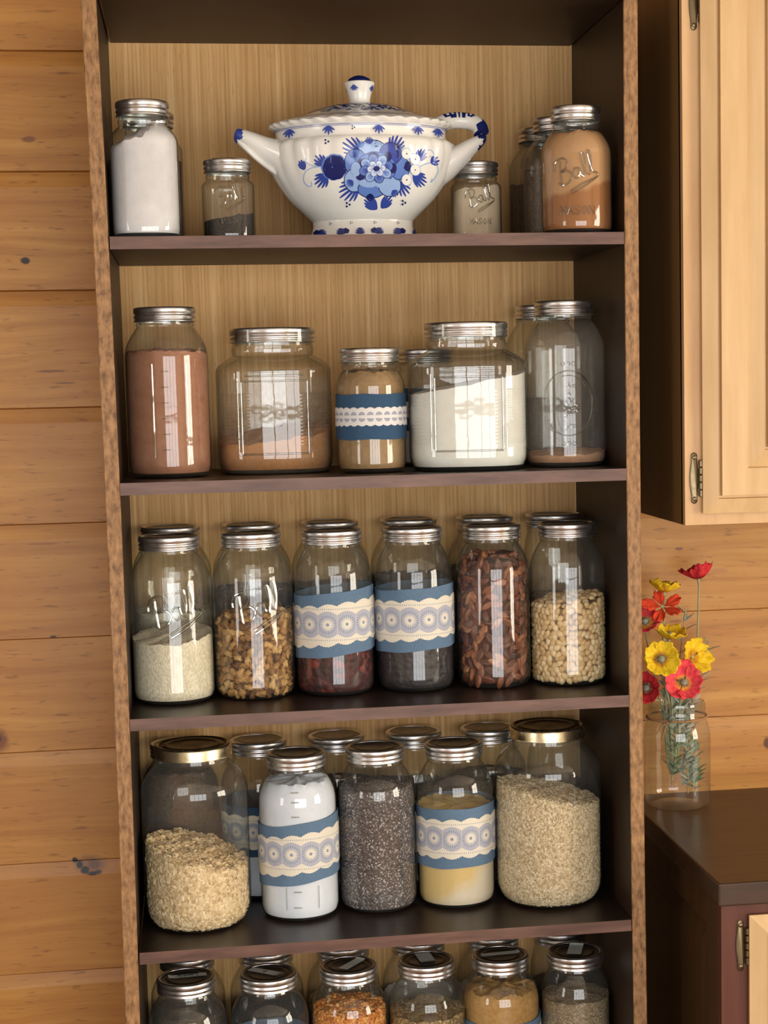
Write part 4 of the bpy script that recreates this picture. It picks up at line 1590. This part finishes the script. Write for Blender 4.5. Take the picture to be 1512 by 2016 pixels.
def ell(mb, cx, cy, rx, ry, mi, rot=0.0, scal=0.0, ns=9, surf=None):
    LAY[0] += 0.5
    x, z = cpt(cx, cy)

    def f(a):
        k = 1 + scal * abs(sin(a * ns / 2))
        px, pz = rx * cos(a) * k * S, ry * sin(a) * k * S
        return px * cos(rot) - pz * sin(rot), px * sin(rot) + pz * cos(rot)
    patch(mb, surf or on_bowl, x, z, f, mi)


def stroke(mb, pts, w, mi, taper=True, surf=None, raw=False):
    """brush stroke through drawing points"""
    off = 0.0002 + LAY[0] * 0.00006
    P = [(p if raw else cpt(*p)) for p in spline(pts, 5)] if len(pts) > 2 else [(p if raw else cpt(*p)) for p in [pts[0], tuple((a + b) / 2 for a, b in zip(*pts)), pts[1]]]
    n = len(P)
    rows = []
    sf = surf or on_bowl
    for i, (x, z) in enumerate(P):
        a, b = P[max(0, i - 1)], P[min(n - 1, i + 1)]
        dx, dz = b[0] - a[0], b[1] - a[1]
        l = sqrt(dx * dx + dz * dz) or 1
        t = i / (n - 1)
        ww = w * (S if not raw else 1) * ((.25 + 1.0 * sin(pi * min(1, t * .78 + .14))) if taper else 1) / 2
        nx, nz = -dz / l * ww, dx / l * ww
        rows.append([sf(x - nx, z - nz, off), sf(x, z, off), sf(x + nx, z + nz, off)])
    mb.grid(rows, mi, closed=False)


def fan(mb, cx, cy, ang, ln, n, spread, mi, w=18, curl=.18):
    LAY[0] += 0.1
    for k in range(n):
        q = (k / (n - 1) - .5) if n > 1 else 0
        a = ang + spread * q
        l = ln * (1 - .35 * abs(q) * 1.4)
        ex, ey = cx + l * cos(a), cy - l * sin(a)
        mx, my = cx + l * .55 * cos(a + curl * q * 2), cy - l * .55 * sin(a + curl * q * 2)
        stroke(mb, [(cx, cy), (mx, my), (ex, ey)], w, mi)


d = math.radians
# leaves behind
for (cx, cy, an, ln, n, spr, mi) in [(680, 200, d(140), 190, 6, 1.3, 2), (970, 180, d(62), 165, 6, 1.3, 2), (360, 300, d(130), 120, 5, 1.2, 2), (380, 390, d(222), 135, 6, 1.5, 2),
                                     (650, 480, d(215), 190, 7, 1.5, 2), (1030, 460, d(308), 140, 6, 1.5, 2), (1200, 260, d(55), 130, 5, 1.0, 2), (1160, 390, d(330), 150, 6, 1.2, 2),
                                     (185, 325, d(115), 100, 4, .7, 2), (1330, 270, d(30), 95, 4, 1.2, 2), (830, 690, d(140), 150, 6, .9, 2), (870, 680, d(48), 140, 5, .8, 2)]:
    fan(body, cx, cy, an, ln, n, spr, mi)
# scrolls
stroke(body, [(330, 310), (250, 315), (190, 350), (175, 420), (210, 470), (245, 470), (240, 435)], 8, 4, False)
stroke(body, [(1210, 320), (1290, 280), (1370, 270), (1400, 330), (1370, 400), (1330, 440), (1345, 405)], 8, 4, False)
stroke(body, [(290, 305), (230, 285), (195, 250), (205, 225)], 7, 4, False)
stroke(body, [(1260, 200), (1300, 160), (1345, 165), (1355, 205), (1310, 220)], 7, 4, False)
# tulip
ell(body, 450, 320, 112, 106, 3, 0, .08, 9)
ell(body, 452, 325, 100, 98, 1, 0, .08, 9)
# big blossom: seven broad petals, an inner ring of small pale petals, a dark heart
for (cx, cy, rx, ry, mi) in [(790, 170, 118, 78, 4), (640, 285, 92, 108, 3), (635, 440, 94, 92, 4), (780, 520, 118, 66, 3), (945, 488, 96, 84, 4), (1035, 330, 84, 96, 3), (955, 205, 92, 88, 2)]:
    ell(body, cx, cy, rx + 7, ry + 7, 1, 0, .05, 8)
    ell(body, cx, cy, rx, ry, mi, 0, .05, 8)
for (cx, cy, an, mi) in [(600, 240, 60, 2), (610, 445, 220, 2), (770, 120, 100, 2), (1075, 330, 10, 1), (970, 530, 310, 2), (770, 560, 265, 1), (1000, 170, 60, 1), (700, 150, 120, 3), (1060, 420, 330, 3)]:
    fan(body, cx, cy, d(an), 70, 6, 1.5, mi, 9)
ell(body, 820, 335, 176, 136, 2, 0, .06, 9)
ell(body, 820, 335, 168, 128, 3, 0, .06, 9)
for (cx, cy, rx, ry) in [(800, 222, 48, 26), (682, 290, 30, 36), (680, 408, 40, 34), (975, 335, 32, 44), (930, 232, 34, 40), (1110, 315, 30, 44)]:
    ell(body, cx, cy, rx, ry, 1)
for (cx, cy, rx, ry, rot, mi) in [(640, 345, 44, 60, 0, 4), (745, 470, 80, 34, -.1, 4), (890, 468, 74, 36, .25, 4)]:
    ell(body, cx, cy, rx, ry, mi, rot)
for k in range(8):
    a = k * 2 * pi / 8 + .25
    cx, cy = 822 + 104 * cos(a), 340 - 78 * sin(a)
    ell(body, cx, cy, 52, 44, 1, a)
    ell(body, cx, cy, 47, 39, 4 if k % 2 else 3, a)
    fan(body, cx - 26 * cos(a), cy + 22 * sin(a), a, 62, 4, .9, 3 if k % 2 else 2, 7)
for k in range(6):
    a = k * 2 * pi / 6 + .1
    cx, cy = 824 + 50 * cos(a), 342 - 38 * sin(a)
    ell(body, cx, cy, 36, 30, 2, a)
    ell(body, cx, cy, 32, 26, 5, a)
    fan(body, 824 + 22 * cos(a), 342 - 18 * sin(a), a, 44, 3, .8, 4, 7)
ell(body, 824, 342, 30, 22, 1, .15)
# berries
for (cx, cy) in [(1100, 205), (1178, 250), (1180, 345), (1100, 435)]:
    ell(body, cx, cy, 49, 49, 4)
    ell(body, cx, cy, 44, 44, 0)
    ell(body, cx, cy, 7, 7, 2)
for (cx, cy) in [(385, 90), (565, 650), (1075, 632)]:
    for a in range(3):
        ell(body, cx + 17 * cos(a * 2.09), cy + 17 * sin(a * 2.09), 9, 9, 1)
# two thin blue lines round the collar, and small fans hanging under the rim
LAY[0] += 1
for za, zb in ((.1622, .1630), (.1603, .1609)):
    body.grid([[bowl_pt(2 * pi * j / 120, q, .0022) for j in range(120)] for q in (za, zb)], 2, True)
for (px, pz) in [(-0.1065, .160), (-0.050, .160), (0.022, .160), (0.080, .160), (0.112, .160)]:
    for k in range(5):
        a = -pi / 2 + (k - 2) * .48
        l = .0125 * (1 - .08 * abs(k - 2))
        stroke(body, [(px, pz), (px + l * cos(a), pz + l * sin(a))], .0026, 2, True, None, True)
for px in (-0.015,):
    for a in range(3):
        patch(body, on_bowl, px + .002 * cos(a * 2.09), .157 + .002 * sin(a * 2.09), lambda t: (.0012 * cos(t), .0012 * sin(t)), 1, 1, 8)
body.build('bowl', GLM, tur, smooth=40)

foot = MB()
LAY[0] = 0
frows = []
for r, z in [(.0815, 0.0), (.0820, .0015), (.0800, .006), (.0765, .016), (.0745, .024), (.0748, .031)]:
    frows.append([(r * sin(2 * pi * j / 96), -r * BR * cos(2 * pi * j / 96), z) for j in range(96)])
foot.grid(frows, 0, True, True, True)
on_foot_s = lambda x, z, off: on_foot(x, z, off + .0006)
for k in range(11):
    px = -.070 + .0140 * k
    if k % 3 == 0:
        patch(foot, on_foot_s, px, .0145, lambda t: (.0052 * cos(t), (.0040 + .0006 * sin(5 * t)) * sin(t)), 1, 2, 18)
    for q in range(6):
        LAY[0] += .2
        a = (2.45 if k % 2 else .7) + (q - 2.5) * .30
        l = .0112 - .0008 * abs(q - 2.5)
        stroke(foot, [(px + (-.004 if k % 2 else .004), .0105), (px + (-.004 if k % 2 else .004) + l * cos(a), .0105 + l * .9 * abs(sin(a)))], .0021, 1 if q % 2 else 2, True, on_foot_s, True)
for px in (-.05, -.02, .015, .05):
    for a in range(3):
        patch(foot, on_foot_s, px + .0016 * cos(a * 2.09), .0260 + .0016 * sin(a * 2.09), lambda t: (.0008 * cos(t), .0008 * sin(t)), 1, 1, 8)
foot.build('foot', GLM, tur, smooth=40)

# lid: ruffled brim, dome and finial
lidm = MB()
rows = []
LP = [(.1180, .1640, 0), (.1300, .1655, .5), (.1345, .1690, 1), (.1335, .1722, 1), (.1270, .1750, .7), (.1180, .1772, .3), (.1085, .1800, .1), (.0960, .1830, 0), (.0800, .1890, 0), (.0600, .1965, 0), (.0400, .2015, 0), (.0200, .2045, 0), (.0120, .2050, 0)]
for r, z, w in LP:
    rows.append([((r + w * .0022 * sin(34 * 2 * pi * j / 204)) * sin(2 * pi * j / 204), -(r + w * .0022 * sin(34 * 2 * pi * j / 204)) * BR * cos(2 * pi * j / 204),
                  z + w * .0009 * sin(34 * 2 * pi * j / 204 + 1)) for j in range(204)])
lidm.grid(rows, 0, True, True, True)
# blue rings and the dark leaf wreath on the dome
def lid_pt(t, q, off):
    for (r0, z0, _), (r1, z1, _) in zip(LP[4:], LP[5:]):
        if r1 <= q <= r0:
            k = (r0 - q) / (r0 - r1)
            z = z0 + (z1 - z0) * k
            return (q * sin(t), -q * BR * cos(t), z + off)
    return (q * sin(t), -q * BR * cos(t), LP[-1][1] + off)


def lid_edge(q0, q1, mi, off=.0004):
    lidm.grid([[lid_pt(2 * pi * j / 120, q, off) for j in range(120)] for q in (q0, q1)], mi, True)


lid_edge(.1160, .1145, 2)
lid_edge(.1085, .1050, 2)
rnd = random.Random(2)
for k in range(64):
    t = 2 * pi * k / 64
    for q in range(6):
        t0 = t + rnd.uniform(-.04, .04)
        r0 = rnd.uniform(.042, .088)
        a = rnd.uniform(0, 6.28)
        l, w = rnd.uniform(.008, .015), rnd.uniform(.003, .005)
        ps = []
        for s, ww in ((-1, .2), (-.4, 1), (.3, 1), (1, .3)):
            ps.append([lid_pt(t0 + (s * l * cos(a) - e * w * ww * sin(a)) / r0 * .6, max(.03, min(.1, r0 + s * l * .6 * sin(a) + e * w * ww * cos(a))), .0005 + q * .0001) for e in (-.5, .5)])
        lidm.grid(ps, 1 if q % 2 else 2, closed=False)
lo = lidm.build('lid', GLM, tur, smooth=40)
kn = MB()
kn.lathe([(0.0165, .2035), (.0155, .2075), (.0160, .2130), (.0185, .2215), (.0215, .2300), (.0228, .2335), (.0222, .2350), (.0190, .2362)], 48)
kn.lathe([(.0188, .2360), (.0160, .2400), (.0100, .2435), (.0030, .2455), (0.0, .2457)], 48, 1)
for t0 in (-.45, 1.1, 2.8, -2.0):
    for k in range(5):
        a = -pi / 2 + (k - 2) * .42
        r = .0212
        pts = [(0, .2295), (.0085 * cos(a) * .5, .2295 + .0085 * sin(a) * .55), (.0085 * cos(a), .2295 + .0085 * sin(a))]
        rws = []
        for i, (u, z) in enumerate(pts):
            rr = .0160 + (.0215 - .0160) * max(0, min(1, (z - .213) / .017)) + .0007
            w = (.0006, .0016, .0008)[i]
            rws.append([(rr * sin(t0 + (u + e) / rr), -rr * cos(t0 + (u + e) / rr), z) for e in (-w, w)])
        kn.grid(rws, 2, closed=False)
kn.build('finial', GLM, lo, smooth=40)


def handle(sgn):
    hb = MB()
    if sgn < 0:
        pts = spline([(-.1060, -.004, .118), (-.1260, -.014, .128), (-.1460, -.022, .137), (-.1640, -.027, .147), (-.1770, -.028, .1545), (-.1840, -.027, .1575)], 6)
        n = len(pts)
        rad = []
        for i in range(n):
            t = i / (n - 1)
            k = .55 if i == n - 1 else (.86 if i == n - 2 else 1)
            rad.append(((.034 * (1 - t) ** 1.5 + .0115) * k, (.020 * (1 - t) ** 1.3 + .0085) * k))
        hb.tube(pts, rad, 28, 0)
        # the hollow lip curling underneath
        low = spline([(-.180, -.030, .149), (-.1680, -.034, .137), (-.1520, -.030, .123), (-.134, -.020, .110), (-.118, -.010, .100)], 6)
        hb.tube(low, [(.0085 + .004 * i / len(low), .0050) for i in range(len(low))], 20, 0)
    else:
        up = spline([(.112, .004, .172), (.134, .010, .180), (.152, .012, .181), (.168, .010, .178), (.178, .004, .170), (.1805, -.002, .160)], 6)
        hb.tube(up, [(.012 - .002 * i / len(up), .0122) for i in range(len(up))], 24, 0)
        low = spline([(.108, -.004, .104), (.126, -.010, .112), (.146, -.014, .126), (.164, -.014, .139), (.177, -.010, .148), (.1815, -.004, .153)], 6)
        m = len(low)
        hb.tube(low, [(.026 * (1 - i / (m - 1)) ** 1.4 + .0078, .020 * (1 - i / (m - 1)) ** 1.5 + .0066) for i in range(m)], 24, 0)
    o = hb.build('handle', GLM, tur, smooth=60)
    # dark blue brushed tip
    for poly in o.data.polygons:
        c = poly.center
        if abs(c.x) > .1735:
            a = atan2(c.z - .15, c.y)
            if (sin(a * 7) > -.2) or abs(c.x) > .181:
                poly.material_index = 1 if sgn > 0 else 2
        elif sgn > 0 and c.z > .1845 and c.x > .125 and sin(c.x * 900) > -.6:
            poly.material_index = 1
    return o


handle(-1)
handle(1)

# ------------------------------------------------------------------ flower vase
VX, VY = 0.5110, 0.2730
VR = 0.0548
vp = jar_profile(VR, 0.1745, 0.0490, 0.66, 0.017, 0.0462, 0.80, 0.020)
vp = vp[:-5] + [(0.0462, .160), (0.0476, .1605), (.0476, .1625), (.0462, .1632), (.0462, .1665), (.0474, .167), (.0474, .169), (.0462, .1695), (.0458, .1735), (.0440, .1745), (.0425, .173), (.0425, .156)]
vase = thing('flower_vase', 'clear glass jar used as a flower vase on the dark countertop, twine round its neck', 'vase', (VX, VY, CZ + .0004))
MB().lathe(vp, 72, capped=False).build('glass_body', MAT['glass_vase'], vase, smooth=50)
tw = MB()
zt = 0.1480
for ph in (0, pi):
    pts = []
    for k in range(161):
        t = 2 * pi * k / 160
        r = inner_r(vp, zt) + .0022 + .0009 * cos(t * 40 + ph)
        pts.append((r * sin(t), -r * cos(t), zt + .0009 * sin(t * 40 + ph) + .001 * sin(t)))
    tw.tube(pts, 0.0013, 6)
a0 = cam_ang(VX, VY) - .25
r0 = VR * .93
for (da, dz) in ((-.35, -.020), (-.18, -.030), (.15, .004)):
    pts = spline([(0.0505 * sin(a0), -.0505 * cos(a0), zt), (.0545 * sin(a0 + da * .5), -.0545 * cos(a0 + da * .5), zt + dz * .3), (.0572 * sin(a0 + da), -.0572 * cos(a0 + da), zt + dz)], 5)
    tw.tube(pts, 0.0012, 6)
tw.build('twine', stained('jute_twine', lin(150, 106, 70), lin(190, 148, 108), .9, (400, 400, 400), .1, .3), vase, smooth=60)

MAT['stem'] = stained('flower_stem_green', lin(150, 150, 112), lin(178, 172, 132), 0.6, (200, 200, 60), .2)
MAT['sage'] = stained('sage_leaf', lin(158, 170, 148), lin(202, 210, 192), 0.7, (120, 120, 120), .2)
MAT['leaf'] = stained('green_leaf', lin(108, 138, 98), lin(166, 188, 148), 0.7, (120, 120, 120), .2)
MAT['pod'] = stained('poppy_pod', lin(120, 122, 100), lin(170, 170, 150), .7, (300, 300, 300), .2)
MAT['bud'] = stained('pale_bud', lin(206, 186, 166), lin(232, 220, 206), .7, (100, 100, 100), .2)


def petal_mat(name, c1, c2, c3):
    t = NT(name)
    P = t.pos()
    n = t.noise(t.scale(P, (160, 160, 60)), 1.0, 4)
    x, y, z = t.xyz(P)
    r = t.m('SQRT', t.m('ADD', t.m('MULTIPLY', x, x), t.m('MULTIPLY', y, y)))
    col = t.ramp(n, [(.3, c1), (.7, c2)])
    col = t.mix(t.rng(r, .010, .015, 1, 0), col, c3)
    m = t.principled(col, .75, t.bump(n, .4, .001), 0, .2)
    return m


MAT['pet_red'] = petal_mat('crimson_petal', lin(186, 34, 42), lin(222, 62, 66), lin(150, 30, 30))
MAT['pet_org'] = petal_mat('orange_red_petal', lin(204, 58, 34), lin(232, 84, 50), lin(190, 60, 30))
MAT['pet_yel'] = petal_mat('yellow_petal', lin(214, 166, 18), lin(246, 212, 50), lin(200, 140, 20))
MAT['pet_pink'] = petal_mat('coral_red_petal', lin(214, 48, 56), lin(244, 92, 98), lin(236, 160, 60))


def poppy(label, center, axis, size, mat, openness, npet, tip, seed, spin=0.0, ruffle=.10, pod=True, width=.64):
    rnd = random.Random(seed)
    q = Vector((0, 0, 1)).rotation_difference(Vector(axis).normalized())
    t = thing('poppy', label, 'flower', center, 0, 'poppies in the glass jar')
    t.rotation_mode = 'QUATERNION'
    t.rotation_quaternion = q
    for k in range(npet):
        a0 = spin + 2 * pi * k / npet + rnd.uniform(-.15, .15)
        op = openness + rnd.uniform(-.16, .16)
        ln = size * rnd.uniform(.88, 1.1)
        wd = 2 * pi / npet * width
        ph = rnd.uniform(0, 6.28)
        nu, nv = 10, 20
        rows = []
        for i in range(nu + 1):
            s = i / nu
            row = []
            for j in range(nv + 1):
                v = j / nv * 2 - 1
                edge = 1 - (.16 if width > .5 else .5) * v * v + (.045 * sin(v * 11 + ph) + .03 * sin(v * 23 + ph * 2)) * s
                rad = ln * s * edge
                ca = op * 1.1 * s ** .5
                rr = rad * cos(ca) + .002
                zz = rad * sin(ca) + ruffle * size * s * s * (sin(v * 8 + ph) * .6 + .4 * sin(v * 17 + 2 * ph)) + .0008 * (k % 2) * s
                aa = a0 + v * wd * min(1.0, .4 + s * .9)
                row.append((rr * cos(aa), rr * sin(aa), zz))
            rows.append(row)
        o = MB().grid(rows, 0, closed=False).build('petal', mat, t, smooth=80)
        so = o.modifiers.new('thickness', 'SOLIDIFY')
        so.thickness = 0.0005
    if pod:
        hb = MB()
        hb.lathe([(0, .001), (.003, .0015), (.0052, .005), (.0055, .009), (.0042, .012), (0.0, .013)], 16)
        for k in range(18):
            a = 2 * pi * k / 18
            hb.tube([(.003 * cos(a), .003 * sin(a), .002), (.0075 * cos(a), .0075 * sin(a), .007), (.009 * cos(a), .009 * sin(a), .0095)], .0005, 5)
        hb.build('seed_head', MAT['pod'], t, smooth=60)
    inv = q.inverted()
    tipl = inv @ (Vector(tip) - Vector(center))
    off = Vector((center[0] - VX, center[1] - VY, 0))
    nk = Vector((VX, VY, CZ + .176)) + off * min(1.0, .033 / max(off.length, 1e-6))
    mid = inv @ (nk - Vector(center))
    mid2 = inv @ (nk + (Vector(tip) - nk) * .25 - Vector(center))
    down = inv @ Vector((0, 0, -.016))
    sb = MB()
    pts = spline([(0, 0, .001), (0, 0, -.006), tuple(Vector((0, 0, -.008)) + down), tuple(mid), tuple(mid2), tuple(tipl)], 8)
    sb.tube(pts, [.0030 - .0014 * min(1, i / 14) for i in range(len(pts))], 8)
    sb.build('stem', MAT['stem'], t, smooth=60)
    return t


def V(dx, dy, z):
    return (VX + dx, VY + dy, z)


poppy('tall crimson poppy standing highest on the right', (0.5500, 0.275, -0.538), (-.05, .10, 1), .0320, MAT['pet_red'], .62, 5, V(.012, 0, CZ + .07), 1, 0, .10, False)
poppy('topmost yellow poppy in the jar', (0.489, 0.262, -0.556), (0.12, .05, 1), .0300, MAT['pet_yel'], .50, 4, V(-.004, 0, CZ + .05), 2, .2, .1, False)
poppy('orange-red star-shaped poppy below the topmost yellow one', (0.481, 0.245, -0.577), (-.15, -.8, .75), .0330, MAT['pet_org'], .18, 5, V(-.010, .004, CZ + .05), 3, .35, .1, False, .42)
poppy('red and orange poppy half hidden by the shelf edge, upper left', (0.4540, 0.25, -0.605), (-.3, -.6, .8), .0270, MAT['pet_pink'], .45, 4, V(-.014, 0, CZ + .06), 4)
poppy('yellow cup poppy under the star-shaped one', (0.488, 0.232, -0.628), (0.1, -.15, 1), .0300, MAT['pet_yel'], .50, 4, V(-.006, 0, CZ + .05), 5, .6)
poppy('wide open yellow poppy with grey-green pod, left by the shelf', (0.469, 0.215, -0.658), (-.12, -1, .30), .0310, MAT['pet_yel'], .35, 4, V(-.008, -.004, CZ + .06), 6, .8)
poppy('yellow poppy leaning out to the right', (0.535, 0.262, -0.664), (.45, -.75, .30), .0345, MAT['pet_yel'], .42, 4, V(.010, -.002, CZ + .06), 7, .2, .12, False)
poppy('coral-red poppy with yellow ring low at the front', (0.504, 0.212, -0.698), (.05, -1, .45), .0350, MAT['pet_pink'], .36, 4, V(.0, -.006, CZ + .06), 8, .4)
poppy('red poppy at lower left beside the shelf edge', (0.4540, 0.240, -0.708), (-.5, -.8, .2), .0270, MAT['pet_red'], .50, 4, V(-.016, -.004, CZ + .08), 9)


def sprig(label, pts, n, ln, mat, seed, w=.0032, spread=.9):
    rnd = random.Random(seed)
    t = thing('foliage_sprig', label, 'foliage', pts[0], 0, 'sprigs in the glass jar')
    b0 = Vector(pts[0])
    P = [Vector(q) - b0 for q in spline(pts, 10)]
    MB().tube(P, .0009, 6).build('stem', MAT['stem'], t, smooth=60)
    lm = MB()
    for k in range(n):
        i = int((.15 + .83 * k / max(1, n - 1)) * (len(P) - 1))
        p = P[i]
        ax = (P[min(i + 1, len(P) - 1)] - P[max(0, i - 1)]).normalized()
        a = rnd.uniform(0, 2 * pi)
        side = (ax.cross(Vector((cos(a), sin(a), .2)))).normalized()
        dr = (ax * .8 + side * spread).normalized()
        nn = dr.cross(ax).normalized()
        up = nn.cross(dr)
        l = ln * rnd.uniform(.7, 1.2)
        rows = []
        for s in range(6):
            q = s / 5
            c = p + dr * (l * q) + up * (-.12 * l * q * q)
            ww = w * (sin(pi * (q * .92 + .06)) ** .8)
            rows.append([tuple(c - nn * ww), tuple(c + up * .0004 + up * ww * .25), tuple(c + nn * ww), tuple(c - up * .0003)])
        lm.grid(rows, 0, True, True, True)
    lm.build('leaves', mat, t, smooth=60)
    return t


sprig('grey-green sprig rising behind the yellow poppies', [V(-.006, .012, CZ + .03), V(.0, .012, CZ + .16), (.530, .280, -.585)], 26, .024, MAT['sage'], 1, .0035)
sprig('sprig leaning right beside the right yellow poppy', [V(.012, .008, CZ + .03), V(.02, .004, CZ + .15), (.566, .270, -.640)], 22, .022, MAT['sage'], 2, .0034)
sprig('leafy green sprig at the right inside of the glass vase', [V(.029, -.004, CZ + .014), V(.029, -.008, CZ + .07), V(.014, -.006, CZ + .15)], 48, .018, MAT['leaf'], 3, .0046)
sprig('pale sprig in the middle of the glass vase', [V(.014, -.016, CZ + .022), V(.012, -.018, CZ + .08), V(.004, -.01, CZ + .16)], 44, .022, MAT['sage'], 4, .0046)
sprig('sprig hanging at the left inside of the glass vase', [V(-.012, -.012, CZ + .045), V(-.006, -.016, CZ + .09), V(-.004, -.012, CZ + .17)], 36, .022, MAT['leaf'], 5, .0046)
sprig('second pale sprig right of the middle inside the vase', [V(.024, -.014, CZ + .03), V(.020, -.014, CZ + .09), V(.010, -.012, CZ + .16)], 40, .020, MAT['sage'], 9, .0046)
sprig('silvery leaves crowding the left of the vase neck', [V(-.012, -.014, CZ + .12), V(-.014, -.018, CZ + .17), V(-.020, -.022, CZ + .225)], 26, .030, MAT['sage'], 6, .006, .6)
sprig('silvery leaves in the middle of the vase neck', [V(.0, -.018, CZ + .12), V(.002, -.022, CZ + .17), V(.004, -.024, CZ + .215)], 24, .028, MAT['sage'], 10, .006, .6)
sprig('silvery sprig at the right of the vase neck', [V(.012, -.016, CZ + .11), V(.020, -.020, CZ + .17), V(.030, -.024, CZ + .215)], 22, .024, MAT['bud'], 7, .006, .8)
sprig('pale bud sprig leaning right below the right yellow poppy', [V(.014, -.004, CZ + .10), V(.026, -.004, CZ + .18), V(.036, -.008, CZ + .225)], 12, .016, MAT['bud'], 8, .0065, .9)
